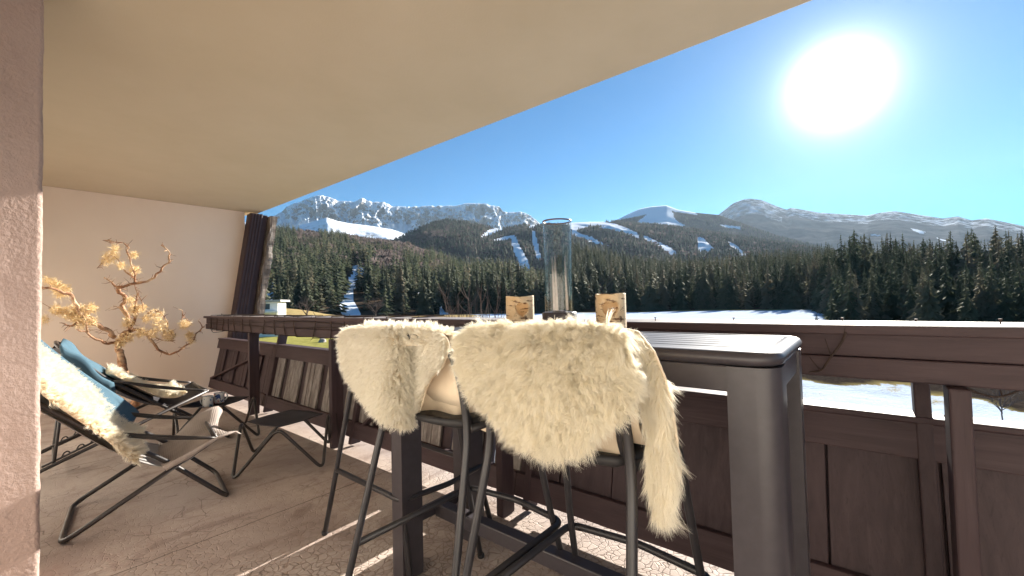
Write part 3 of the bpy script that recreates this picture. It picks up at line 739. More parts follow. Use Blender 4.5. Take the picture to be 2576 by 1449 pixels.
# ================================================================== LOUNGERS
def make_lounger(label, loc, rz, front, t2, prf, prop, slingmat):
    """local: x across (0 near the camera, -w far), y along the sitter's view, z up"""
    t = thing('deck_chair', label, 'deck chair', loc, rz, 'folding sling deck chairs')
    w = .60; r = .0135; fy, fz = front
    # frame one: floor bar at the back, rising to the front bar
    fr1 = [(-w, fy, fz), (-w, 0.0, .0135), (0, 0, .0135), (0, fy, fz)]
    MB().tube(fillet(fr1, .075, 6), r, 12).build('seat_frame', MT['ltube'], t, smooth=True)
    MB().tube([(0.004, fy-.005, fz-.002), (-w-.004, fy-.005, fz-.002)], r*.9, 12).build('front_bar', MT['ltube'], t, smooth=True)
    # frame two: floor bar at the front, rising to the head
    a = .035
    p = [(-w+a, y, z) for y, z in t2] + [(-a, y, z) for y, z in t2[::-1]]
    MB().tube(fillet(p, .06, 5, True), r, 12, closed=True).build('back_frame', MT['ltube'], t, smooth=True)
    if prop:
        # prop with notched rail
        (ya, za), (yb, zb) = prop; sl_ = fz/fy
        MB().tube(fillet([(-.02, ya, za), (-.02, yb, zb), (-w+.02, yb, zb), (-w+.02, ya, za)], .03, 4), r*.75, 10).build('prop', MT['ltube'], t, smooth=True)
        for x in (-.03, -w+.03):
            m = MB(); m.tube([(x, yb-.06, .03+sl_*(yb-.06)), (x, yb+.36, .03+sl_*(yb+.36))], .008, 8)
            for k in range(4):
                y = yb+.04+k*.075; m.tube(spline([(x, y, .035+sl_*y), (x, y+.012, .06+sl_*y), (x, y+.03, .066+sl_*y), (x, y+.04, .055+sl_*y)], 4), .005, 6)
            m.build('notched_rail', MT['ltube'], t, smooth=True)
    # sling
    prof = spline(prf, 5)
    def sheet(i0, i1, xa, xb, off, nx=14, edge=0.0, droop=None):
        V = []; F = []; P = prof[i0:i1]; n2 = len(P)
        for i in range(nx+1):
            u = i/nx; x = xa+(xb-xa)*u
            for j, p in enumerate(P):
                j1 = min(n2-1, j+1); j0 = max(0, j-1); tv = Vector((P[j1].x-P[j0].x, P[j1].y-P[j0].y)).normalized()
                nv = Vector((-tv.y, tv.x)); nv = nv if nv.y > 0 else -nv
                s = off(u, j/(n2-1)) if callable(off) else off
                V.append((x, p.x+nv.x*s, p.y+nv.y*s))
        for i in range(nx):
            for j in range(n2-1): F.append((i*n2+j, i*n2+j+1, (i+1)*n2+j+1, (i+1)*n2+j))
        return V, F
    sag = lambda u, v: -.035*math.sin(math.pi*u)
    V, F = sheet(0, len(prof), -w+.03, -.03, sag)
    o = MB().add(V, F).build('sling', slingmat, t, smooth=True, solid=.004)
    # elastic arm straps
    for x in (.012, -w-.012):
        m = MB()
        for dz, dx in ((0, 0), (.014, .004), (.03, -.004)):
            m.tube(spline([(x, t2[2][0]+.03, t2[2][1]-.013+dz*.3), (x*1.0+dx, (t2[2][0]+fy)/2, (t2[2][1]+fz)/2-.02+dz*.6), (x, fy-.005, fz+.002+dz*.1)], 6), .0055, 6)
        m.build('arm_strap', MT['ltube'], t, smooth=True)
    return t, prof, sheet, w
def P2V(pr, j):
    return pr[j]
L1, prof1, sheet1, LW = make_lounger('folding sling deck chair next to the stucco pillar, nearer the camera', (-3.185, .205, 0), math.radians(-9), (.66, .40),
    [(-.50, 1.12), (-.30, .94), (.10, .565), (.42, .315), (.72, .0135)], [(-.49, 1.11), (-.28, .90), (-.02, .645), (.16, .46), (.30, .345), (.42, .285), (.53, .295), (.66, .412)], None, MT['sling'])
# loose waffle fabric turned over the front bar of the nearer chair
mt = thing('waffle_cushion', 'beige waffle cushion folded over the front bar of the nearer deck chair', 'cushion', L1.location, math.radians(-9))
V = []; F = []
path = [(.40, .305), (.50, .335), (.60, .395), (.66, .432), (.70, .437), (.725, .415), (.725, .405), (.69, .412), (.63, .385), (.52, .315), (.42, .285)]
nx = 16
for i in range(nx+1):
    u = i/nx
    for j, (y, z) in enumerate(path):
        k = math.sin(math.pi*u)
        y2 = y + (.06 if 3 <= j <= 7 else .03 if j == 2 or j == 8 else 0)*(1-u)**3 + (.04*u**4 if 3 <= j <= 7 else 0)
        V.append((.03-u*(LW+.03), y2-.025*k*(2 <= j <= 8), z-.05*k+.035*u**3*(2 <= j <= 8)+.012*math.sin(u*11+j)))
nj = len(path)
for i in range(nx):
    for j in range(nj): F.append((i*nj+j, i*nj+(j+1) % nj, (i+1)*nj+(j+1) % nj, (i+1)*nj+j))
F += [tuple(range(nj)), tuple(nx*nj+j for j in range(nj-1, -1, -1))]
MB().add(V, F).build('cushion_cover', MT['beige'], mt, smooth=True)
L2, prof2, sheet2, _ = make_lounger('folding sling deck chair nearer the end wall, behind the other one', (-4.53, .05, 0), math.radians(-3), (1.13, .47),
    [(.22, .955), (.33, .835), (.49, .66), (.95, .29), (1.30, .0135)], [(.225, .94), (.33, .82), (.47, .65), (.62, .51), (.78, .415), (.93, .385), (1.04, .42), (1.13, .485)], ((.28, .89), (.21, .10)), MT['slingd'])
def sling_throw(root_loc, rz, name, label, cat, i0, i1, xa, xb, off, mat, wl=None, seed=1, drop=None, sheet1=sheet1):
    t = thing(name, label, cat, root_loc, rz)
    V, F = sheet1(i0, i1, xa, xb, off, 22)
    if drop:
        V = [drop(Vector(v)) for v in V]
    if wl is None:
        MB().add(V, F).build('cloth', mat, t, smooth=True, solid=.012); return t
    F = [f[::-1] for f in F]
    o = hide('hide', V, F, t)
    rot = np.array([[1, 0, 0], [0, 1, 0], [0, 0, 1.]])
    wool('wool', V, F, mat, t, **wl)
    return t
def drp(xe, lim):
    def f(v):
        if v.x > xe:
            d = v.x-xe; k = min(d, .03); v = Vector((xe+k, v.y, v.z-max(0, d-.03)*1.0))
        return v
    return f
npf = len(prof1)
offt = lambda u, v: .02-.03*math.sin(math.pi*u)
sling_throw(L1.location, math.radians(-9), 'blanket', 'teal blanket over the top of the nearer deck chair, half hidden by the pillar', 'blanket', 0, 18, -LW-.09, -.1, lambda u, v: .20-.08*v-.06*u-.03*math.sin(math.pi*u)+.01*math.sin(v*9+u*5), MT['towel'])
sling_throw(L1.location, math.radians(-9), 'sheepskin', 'cream sheepskin lying on the seat of the nearer deck chair', 'sheepskin', 5, 20, -LW+.10, .125, lambda u, v: .15-.095*min(1,v*1.3)-.03*math.sin(math.pi*u)+.012*math.sin(v*7+u*3), MT['wool'], wl=
            dict(n=100000, length=.046, width=.0015, seg=4, nclump=4200, clump=.3, lay=.22, flow=lambda p: np.array([.12, .15, 0]), wave=.006, gravity=.10, seed=21), drop=drp(.045, .1))
sling_throw(L2.location, L2.rotation_euler.z, 'blanket', 'teal blanket draped over the head of the deck chair by the end wall', 'blanket', 0, 12, -LW-.06, .21, lambda u, v: .045-.03*math.sin(math.pi*u)+.012*math.sin(v*9+u*5), MT['towel'], drop=drp(.0, .1), sheet1=sheet2)
sling_throw(L2.location, L2.rotation_euler.z, 'sheepskin', 'cream sheepskin lying on the seat of the deck chair by the end wall', 'sheepskin', 10, 30, -LW-.02, -.02, lambda u, v: .075-.03*math.sin(math.pi*u)+.01*math.sin(v*7), MT['wool'], sheet1=sheet2, wl=
            dict(n=55000, length=.05, width=.002, seg=4, nclump=2400, clump=.3, lay=.22, flow=lambda p: np.array([.12, .15, 0]), wave=.006, gravity=.10, seed=22))

# ---- butterfly-frame footstools
def make_foot(label, loc, rz):
    t = thing('footstool', label, 'footstool', loc, rz, 'tube footstools in front of the deck chairs')
    h = .345; a = .30; b = .40
    top = [Vector((a*math.cos(math.radians(45*2*k-32)), a*math.sin(math.radians(45*2*k-32)), h)) for k in range(4)]
    bot = [Vector((b*math.cos(math.radians(90*k+13)), b*math.sin(math.radians(90*k+13)), .012)) for k in range(4)]
    loop = []
    for k in range(4): loop += [top[k], bot[k]]
    MB().tube(fillet(loop, .062, 6, True), .0115, 10, closed=True).build('frame', MT['ltube'], t, smooth=True)
    V = []; F = []; n = 12
    for i in range(n+1):
        for j in range(n+1):
            u, v = i/n, j/n
            p = top[0]*(1-u)*(1-v)+top[1]*u*(1-v)+top[2]*u*v+top[3]*(1-u)*v
            k = 16*u*(1-u)*v*(1-v); e = 1-max(abs(2*u-1), abs(2*v-1))
            c = Vector((0, 0, h)); s = 1-.10*(1-abs(abs(2*u-1)-abs(2*v-1)))*(1-e)
            p = c+(p-c)*(.97*s); V.append((p.x, p.y, h-.004-.03*k))
    for i in range(n):
        for j in range(n): F.append((i*(n+1)+j, (i+1)*(n+1)+j, (i+1)*(n+1)+j+1, i*(n+1)+j+1))
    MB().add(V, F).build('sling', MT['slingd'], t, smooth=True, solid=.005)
    return t
FS1 = make_foot('empty folding tube footstool beside the railing post', (-3.44, 1.41, 0), 0)
FS2 = copy_tree(FS1); FS2['label'] = 'folding tube footstool holding two mugs near the far railing bay'; FS2.location = (-4.58, 1.27, 0); FS2.rotation_euler.z = math.radians(25)

# ---- mugs
def mat_mug(name, seed, c):
    m, nt, b, o = new_mat(name); v = coords(nt, (1, 1, 1)); f = noise_tex(nt, v, 15, 2, .5, .8)
    sep = N(nt, 'ShaderNodeSeparateXYZ'); lk(nt, v, sep.inputs[0])
    col = ramp(nt, f, c, 'CONSTANT')
    rim = math_n(nt, 'GREATER_THAN', sep.outputs[2], .088)
    lk(nt, mixc(nt, rim, col, (.82, .82, .80)), b.inputs['Base Color']); b.inputs['Roughness'].default_value = .15; return m
MT['mug1'] = mat_mug('white_mug_glaze', 1, [(0, (.8, .8, .78)), (.54, (.10, .30, .50)), (.60, (.02, .06, .09)), (.64, (.8, .8, .78))])
MT['mug2'] = mat_mug('patterned_mug_glaze', 2, [(0, (.06, .12, .35)), (.40, (.8, .8, .8)), (.55, (.62, .05, .06)), (.63, (.85, .85, .85))])
def mug(label, loc, mat, rz):
    t = thing('mug', label, 'mug', loc, rz)
    MB().lathe([(0, .0), (.036, .0), (.040, .004), (.0415, .09), (.0415, .094), (.039, .0945), (.0385, .09), (.0365, .008), (0, .007)], 28).build('mug_body', mat, t, smooth=True)
    MB().tube(spline([(.038, 0, .076), (.058, 0, .08), (.069, 0, .06), (.066, 0, .036), (.050, 0, .02), (.037, 0, .02)], 5), .0055, 8).build('handle', MT['mugw'], t, smooth=True)
MT['mugw'] = mat_noise('white_glaze', (.78, .78, .76), (.82, .82, .8), 5, .15, 0, 0)
mug('white mug with a blue and black picture, handle to the left', (-4.52, 1.19, .322), MT['mug1'], math.radians(215))
mug('mug with a red and blue pattern behind the white one', (-4.60, 1.30, .322), MT['mug2'], math.radians(100))

# ================================================================== ON THE TABLE
def mat_glass():
    m, nt, b, o = new_mat('clear_glass'); nt.nodes.remove(b)
    tr = N(nt, 'ShaderNodeBsdfTransparent'); tr.inputs[0].default_value = (.93, .96, .95, 1); gs = N(nt, 'ShaderNodeBsdfGlossy'); gs.inputs['Roughness'].default_value = .03
    lw = N(nt, 'ShaderNodeLayerWeight'); lw.inputs['Blend'].default_value = .35
    mx = N(nt, 'ShaderNodeMixShader'); lk(nt, math_n(nt, 'ADD', math_n(nt, 'MULTIPLY', math_n(nt, 'POWER', lw.outputs['Facing'], 2.5), .75), .04), mx.inputs[0])
    lk(nt, tr.outputs[0], mx.inputs[1]); lk(nt, gs.outputs[0], mx.inputs[2]); lk(nt, mx.outputs[0], o.inputs[0]); return m
MT['glass'] = mat_glass()
ln = thing('glass_lantern', 'tall clear glass cylinder lantern on a dark base on the tall table', 'lantern', (-.912, 1.40, TZ))
MB().lathe([(0, .001), (.066, .001), (.068, .004), (.068, .078), (.064, .084), (.030, .084), (.028, .09), (0, .09)], 40).build('base', MT['metal'], ln, smooth=True, bevel=.001)
MB().lathe([(.0556, .085), (.0556, .438)], 64).build('glass_tube', MT['glass'], ln, smooth=True)
MB().lathe([(.0532, .4385), (.0572, .4385), (.0576, .441), (.0572, .4435), (.0532, .4435), (.0528, .441), (.0532, .4385)], 48).build('rim_ring', mat_noise('brown_rim', (.07, .03, .02), (.10, .045, .03), 30, .4, 0, 0), ln, smooth=True)
m = MB()
for a in (35, 165, 285):
    x, y = .030*math.cos(math.radians(a)), .030*math.sin(math.radians(a))
    m.add([(x-.005, y, .09), (x+.005, y+.003, .09), (x+.004, y+.005, .09), (x-.003, y-.004, .30), (x, y+.001, .31)], [(0, 1, 4), (1, 2, 4), (2, 0, 3), (0, 4, 3), (2, 3, 4)])
m.build('burner_blades', mat_noise('brushed_steel', (.22, .18, .17), (.28, .24, .22), 40, .3, .7, 0), ln)

def mat_birch():
    m, nt, b, o = new_mat('birch_bark'); v = coords(nt, (3, 3, 16)); sp = coords(nt, (1, 1, 1))
    f = noise_tex(nt, v, 6, 6, .65)
    col = ramp(nt, noise_tex(nt, sp, 9, 4, .6), [(.3, (.66, .46, .26)), (.7, (.80, .68, .50))])
    col = mixc(nt, ramp(nt, f, [(.55, (0, 0, 0)), (.61, (1, 1, 1))]), col, (.20, .11, .06))
    big = noise_tex(nt, sp, 14, 6, .75, .5)
    col = mixc(nt, ramp(nt, big, [(.56, (0, 0, 0)), (.60, (1, 1, 1))]), col, (.055, .03, .022))
    lk(nt, col, b.inputs['Base Color']); b.inputs['Roughness'].default_value = .8; bump(nt, b, f, .5, .003); return m
MT['birch'] = mat_birch()
MT['cut'] = mat_noise('cut_wood', (.70, .52, .30), (.80, .64, .42), 12, .7, 0, .2, .002, 40, (1, 1, 6))
def birch(label, loc, face, R, Hh, wv):
    t = thing('birch_candle_holder', label, 'candle holder', loc, 0)
    n = 96; nz = 44; V = []; F = []
    def rad(a): return R*(1+.035*math.sin(2*a+wv)+.02*math.sin(5*a+2*wv))
    hs = .027
    def heart(px_, pz_):
        x_ = px_/hs; y_ = (pz_)/hs
        return (x_*x_+y_*y_-1)**3 - x_*x_*y_**3 < 0
    keep = []
    for i in range(nz+1):
        z = .001+(Hh-.001)*i/nz
        for k in range(n):
            a = 2*math.pi*k/n; r = rad(a); V.append((r*math.cos(a), r*math.sin(a), z+(.0022*math.sin(a*2+wv) if i == nz else 0)))
    for i in range(nz):
        for k in range(n):
            a = 2*math.pi*(k+.5)/n; da = (a-face+math.pi) % (2*math.pi)-math.pi
            if abs(da) < 1.2 and heart(R*math.sin(da), (i+.5)/nz*Hh-Hh*.60): continue
            F.append((i*n+k, i*n+(k+1) % n, (i+1)*n+(k+1) % n, (i+1)*n+k))
    me = MB().add(V, F).build('bark_ring', MT['birch'], t, smooth=True)
    s = me.modifiers.new('solid', 'SOLIDIFY'); s.thickness = .009; s.offset = -1
    # cut rim, hollow inside with a tealight glass
    MB().lathe([(R*.84, .004), (R*.84, .03), (0, .031)], 48).build('inner_wood', MT['cut'], t, smooth=True)
    MB().lathe([(0, .032), (.022, .032), (.022, .046), (.0215, .048), (0, .045)], 24).build('tealight', MT['mugw'], t, smooth=True)
    return t
birch('birch log candle holder left of the glass lantern, heart cut half hidden by wool', (-1.108, 1.40, TZ), math.radians(-42), .057, .150, .3)
birch('birch log candle holder right of the glass lantern with an open heart cut-out', (-.692, 1.40, TZ), math.radians(-68), .053, .148, 2.0)

# ================================================================== DRIFTWOOD
def mat_drift():
    m, nt, b, o = new_mat('driftwood_bark'); v = coords(nt); f = noise_tex(nt, v, 22, 6, .65); g = noise_tex(nt, v, 5, 4, .6)
    c = ramp(nt, f, [(.3, (.09, .045, .025)), (.52, (.30, .14, .065)), (.75, (.60, .42, .26))]); lk(nt, mixc(nt, ramp(nt, g, [(.5, (0, 0, 0)), (.65, (.8, .8, .8))]), c, (.62, .44, .28)), b.inputs['Base Color'])
    b.inputs['Roughness'].default_value = .8; bump(nt, b, f, .8, .01); return m
MT['drift'] = mat_drift()
dw = thing('driftwood_branch', 'gnarled dead pine branch with dry golden tufts standing before the end wall', 'branch', (-6.55, .95, 0))
Z6 = lambda x, y: (93.9+.2454*x, 583.6+.2454*y)
random.seed(12)
def dpt(x, y, dx=0): return pxx(*Z6(x, y), -6.62+dx) - np.array([-6.55, .95, 0])
br = [([(850, 1240, 0), (840, 1150, .0), (865, 1090, .02), (940, 1030, .03)], .055, .045),
      ([(940, 1030, .03), (960, 990, 0), (930, 880, -.05), (880, 790, -.08), (895, 700, -.06), (845, 620, -.02), (820, 575, .0), (840, 572, .02), (940, 545, .06), (1000, 520, .08), (1160, 490, .14), (1240, 420, .18), (1330, 320, .2), (1360, 280, .2), (1345, 200, .2), (1280, 145, .18)], .042, .008),
      ([(1000, 520, .08), (985, 470, .05), (920, 430, .02), (880, 380, 0)], .017, .010),
      ([(995, 500, .08), (1000, 440, .1), (975, 350, .12), (940, 260, .1), (912, 195, .08), (932, 165, .06), (900, 125, .02), (860, 108, 0), (760, 92, -.05), (670, 78, -.1)], .018, .004),
      ([(820, 575, 0), (760, 520, -.05), (690, 465, -.1)], .018, .007),
      ([(800, 1080, .0), (720, 1010, .05), (580, 930, .12), (500, 880, .18), (420, 790, .22), (330, 640, .26), (240, 600, .3), (130, 580, .34), (55, 535, .36)], .040, .012),
      ([(790, 1140, .0), (700, 1135, .1), (640, 1105, .14), (520, 1040, .2), (420, 1000, .24)], .028, .008),
      ([(520, 1040, .2), (505, 980, .2), (490, 900, .2)], .016, .010),
      ([(420, 935, .2), (320, 960, .2), (215, 940, .2)], .022, .004),
      ([(940, 1030, .03), (1060, 1010, .0), (1140, 1070, -.06), (1200, 1150, -.08), (1260, 1215, -.08), (1330, 1250, -.06), (1420, 1240, -.02), (1500, 1190, .02), (1580, 1130, .06), (1630, 1050, .08), (1690, 980, .08), (1660, 905, .06)], .030, .006),
      ([(1000, 540, .08), (1020, 620, .1), (1070, 720, .12), (1090, 800, .14)], .008, .006),
      ([(960, 990, 0), (1000, 850, .06), (1010, 720, .08), (1020, 620, .1)], .024, .008),
      ([(930, 880, -.05), (840, 780, -.12), (770, 755, -.15)], .012, .004),
      ([(1140, 1060, -.05), (1230, 1090, .0), (1330, 1120, .04), (1410, 1110, .05)], .012, .005),
      ([(1080, 900, .05), (1150, 820, .06), (1250, 820, .06), (1320, 900, .06), (1340, 990, .05), (1390, 1060, .05)], .011, .005),
      ([(1580, 940, .05), (1500, 860, .03), (1485, 795, .0)], .007, .003),
      ([(560, 880, .12), (450, 800, .1), (300, 790, .05), (110, 780, 0)], .013, .004),
      ([(880, 330, .05), (760, 240, 0), (680, 300, -.05), (610, 375, -.1)], .008, .003)]
m = MB()
tw_src = []
for pts, r0, r1 in br:
    P = spline([Vector(dpt(*p)) for p in pts], 6); n_ = len(P)
    P = [p + Vector((mnoise.noise(p*14), mnoise.noise(p*14+Vector((9, 0, 0))), mnoise.noise(p*14+Vector((0, 9, 0)))))*min(.03, r0*.9) for p in P]; r0 *= .62; r1 *= .8
    rs = [(r0+(r1-r0)*i/(n_-1))*(1+.28*mnoise.noise(P[i]*22)) for i in range(n_)]
    m.tube(P, rs, 9)
    for i in range(2, n_-1):
        if random.random() < .5:
            d = Vector((random.uniform(-.4, 1), random.uniform(-1, 1), random.uniform(-.8, 1))).normalized(); l = random.uniform(.03, .09)
            q1 = P[i]+d*l*.6; q2 = q1+(d+Vector((0, random.uniform(-.6, .6), random.uniform(-.6, .6))))*l*.6
            m.tube([P[i], q1, q2], [.0045, .003, .0016], 5)
# trunk down to the floor
P = spline([Vector(dpt(850, 1240)), Vector((.03, dpt(850, 1240)[1]+.03, .45)), Vector((.0, .08, .2)), Vector((.02, 0.02, .0))], 6)
m.tube(P, [.036+.02*(i/(len(P)-1))**2+.01*mnoise.noise(P[i]*10) for i in range(len(P))], 10)
m.build('trunk', MT['drift'], dw, smooth=True)
# dry tufts: many short curled twigs
tuf = [(250, 600, 95, 600), (180, 540, 70, 250), (100, 500, 50, 150), (430, 840, 120, 900), (330, 830, 100, 500), (200, 800, 70, 300), (560, 780, 50, 250), (760, 260, 85, 350), (800, 170, 45, 180), (700, 300, 60, 150), (995, 395, 50, 350), (990, 235, 36, 200), (860, 345, 38, 200), (1220, 850, 85, 260), (1260, 960, 95, 330), (1350, 1060, 75, 420), (1110, 890, 45, 180), (1000, 800, 65, 400), (1080, 780, 45, 200), (1510, 950, 55, 350), (1560, 1060, 45, 250), (1580, 1120, 30, 120), (850, 1130, 60, 350), (920, 1080, 70, 350), (560, 920, 50, 250), (440, 930, 80, 350), (1060, 1030, 60, 300), (1180, 1040, 60, 220), (930, 930, 70, 260), (960, 700, 45, 150), (60, 900, 50, 150)]
g = np.random.default_rng(5); VV = []; FFq = []; tt = []; rr = []
for x, y, rad, n in tuf:
    dxs = .1*(x < 700)+.05
    for _ in range(int(n*.8)):
        a = g.random()*6.28; q_ = rad*.9*math.sqrt(g.random()); p = Vector(dpt(x+q_*math.cos(a), y+q_*math.sin(a)*.8, dxs+g.normal(0, .04)))
        d = Vector(g.normal(0, 1, 3)).normalized(); d2_ = Vector(g.normal(0, 1, 3)).normalized(); l = .03+.05*g.random(); s = d.cross(d2_).normalized()*(.0014+.0016*g.random())
        o_ = len(VV); c1_ = p+d*l*.5; c2_ = c1_+(d*.4+d2_*.8)*l*.5
        for k, c in enumerate((p, c1_, c2_)): VV += [c-s*(1-.3*k), c+s*(1-.3*k)]; tt += [k/2]*2
        rnd_ = g.random(); rr += [rnd_]*6
        FFq += [(o_, o_+1, o_+3, o_+2), (o_+2, o_+3, o_+5, o_+4)]
np_mesh('dry_tufts', np.array([tuple(v) for v in VV]), np.array(FFq), MT['twig'], dw, False, {'tip': ('POINT', np.array(tt)), 'rnd': ('POINT', np.array(rr))})

# ================================================================== THE VALLEY
def fbm(P, o=5): return mnoise.fractal(Vector(P), .9, 2.1, o)
def azr(x, y, r):                                    # picture direction -> compass angle and slope of sight
    d = ray(x, y); return math.atan2(d[0], d[1]), d[2]/math.hypot(d[0], d[1])
def ground_z(az, r):
    a = math.degrees(az)
    z = -5.0
    z += 5.7*math.exp(-((a+69)/7.5)**2)*math.exp(-((r-150)/42.0)**2)
    z += 1.2*math.exp(-((a+52)/8)**2)*math.exp(-((r-170)/30.0)**2)
    x, y = r*math.sin(az), r*math.cos(az)
    z += .35*fbm((x*.03, y*.03, 0), 4)*min(1, r/40) + .06*fbm((x*.4, y*.4, 3), 3)
    if r > 195: z -= min(6, (r-195)*.02)
    return z
azs = np.radians(np.concatenate([np.arange(-100, 40, .5), np.arange(40, 260, 6)]))
rs = np.concatenate([np.linspace(3, 12, 8), 12*(260/12)**np.linspace(0.03, 1, 130), [400, 800, 1600, 4000, 12000]])
V = []; cov = []
for a in azs:
    for r in rs:
        x, y = r*math.sin(a), r*math.cos(a); z = ground_z(a, r); V.append((x, y, z))
        ad = math.degrees(a)
        n1 = fbm((x*.05, y*.05, 7), 5); n2 = fbm((x*.25, y*.25, 2), 4)
        snow = 1.0 if ad > -44 else 0.0
        if -50 < ad < -38: snow = min(1, max(0, (ad+44)/6+.5))
        snow = snow*(.95) + .25*n1
        brush = 0.0
        if ad > -30 and r < 62: snow = .80 + .35*n2 + .2*n1; brush = max(0, min(1, (r-35+4*n2+3*n1)/2)); snow -= 1.0*brush
        if ad > 4.0 and r < 62: brush = max(brush, max(0, min(1, (r-30+7*n1+5*n2)/2))); snow -= brush
        if -25 < ad < -8 and r < 45: snow = .45+.4*n2
        if 60 < r <= 84 and ad > -30: snow = .1
        if r > 190: snow = .15 + .4*n1
        dry = max(0, min(1, (r-95)/25)) if ad < -44 else .75
        cov.append((max(0, min(1, snow)), max(0, min(1, dry+.3*n1)), brush, 1))
na, nr = len(azs), len(rs); idx = np.arange(na*nr).reshape(na, nr)
F = np.stack([idx[:-1, :-1], idx[1:, :-1], idx[1:, 1:], idx[:-1, 1:]], -1).reshape(-1, 4)[:, ::-1]
Fw = np.stack([idx[-1, :-1], idx[0, :-1], idx[0, 1:], idx[-1, 1:]], -1)[:, ::-1]
def mat_ground():
    m, nt, b, o = new_mat('meadow_and_snow'); v = coords(nt); c = N(nt, 'ShaderNodeVertexColor'); c.layer_name = 'cover'
    s = N(nt, 'ShaderNodeSeparateColor'); lk(nt, c.outputs[0], s.inputs[0])
    f = noise_tex(nt, v, .9, 7, .7); f2 = noise_tex(nt, v, 5, 5, .7)
    grass = ramp(nt, f, [(.3, (.20, .19, .055)), (.55, (.30, .28, .085)), (.75, (.36, .31, .12))])
    dry = ramp(nt, f, [(.3, (.26, .19, .085)), (.7, (.40, .30, .15))])
    g = mixc(nt, s.outputs[1], grass, dry)
    g = mixc(nt, ramp(nt, f2, [(.55, (0, 0, 0)), (.75, (.5, .5, .5))]), g, (.12, .085, .05)); g = mixc(nt, s.outputs[2], g, ramp(nt, f2, [(.35, (.022, .018, .016)), (.7, (.06, .047, .038))]))
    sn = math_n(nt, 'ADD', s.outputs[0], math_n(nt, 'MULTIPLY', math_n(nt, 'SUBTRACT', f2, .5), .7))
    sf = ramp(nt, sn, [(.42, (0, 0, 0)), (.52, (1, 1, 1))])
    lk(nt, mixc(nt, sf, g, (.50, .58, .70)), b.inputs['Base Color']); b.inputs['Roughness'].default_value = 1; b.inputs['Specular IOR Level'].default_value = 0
    bump(nt, b, math_n(nt, 'ADD', f2, math_n(nt, 'MULTIPLY', f, 2)), .5, .15); return m
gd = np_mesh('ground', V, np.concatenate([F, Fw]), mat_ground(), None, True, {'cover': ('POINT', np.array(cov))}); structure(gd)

def Z5(*p): return [(637.3+.3125*x, 456+.3125*y) for x, y in p]
def Zs(*p): return [(1341.6+.4792*x, 456+.4792*y) for x, y in p]
PISTE = [Z5((1830, 448), (1900, 388), (2030, 362), (2030, 385), (1960, 408), (1870, 452)), Z5((1920, 478), (2010, 448), (2100, 432), (2108, 446), (2060, 465), (1975, 495)),
         Z5((2070, 460), (2110, 446), (2155, 540), (2215, 640), (2232, 745), (2165, 742), (2118, 620), (2088, 530)), Z5((2238, 400), (2264, 400), (2296, 520), (2318, 645), (2280, 625), (2246, 480)),
         Z5((2205, 375), (2250, 342), (2320, 334), (2420, 325), (2576, 322), (2576, 350), (2330, 352), (2215, 382)),
         Zs((190, 240), (205, 205), (300, 203), (430, 222), (490, 245), (545, 268), (560, 302), (500, 280), (400, 250), (300, 234), (210, 262)), Zs((205, 258), (300, 290), (350, 318), (405, 340), (340, 334), (260, 302), (205, 288)),
         Zs((575, 280), (640, 310), (725, 350), (765, 388), (725, 384), (645, 334), (585, 304)), Zs((858, 288), (892, 298), (945, 350), (910, 384), (868, 368)), Zs((1020, 312), (1062, 332), (1120, 385), (1098, 392), (1025, 332)),
         Zs((980, 228), (1090, 238), (1085, 252), (1000, 240))]
P2 = [Z5((780, 690), (860, 668), (880, 700), (905, 715), (880, 760), (830, 830), (800, 920), (800, 960), (870, 1075), (760, 1110), (690, 1040), (520, 1010), (690, 990), (740, 920), (760, 800), (800, 740)),
      Z5((1600, 640), (1650, 640), (1710, 710), (1660, 705)), Z5((1320, 890), (1400, 870), (1540, 880), (1500, 915), (1340, 912)), Z5((40, 905), (150, 880), (210, 950), (150, 985), (40, 940)), Z5((1490, 985), (1520, 980), (1530, 1040), (1680, 1120), (1500, 1130)),
      Z5((140, 815), (215, 815), (215, 860), (140, 860))]
SNOW4 = [Zs((440, 205), (560, 140), (700, 122), (760, 146), (850, 162), (860, 176), (770, 164), (730, 158), (745, 200), (800, 232), (770, 242), (700, 226), (640, 246), (545, 214), (600, 172), (520, 190))]
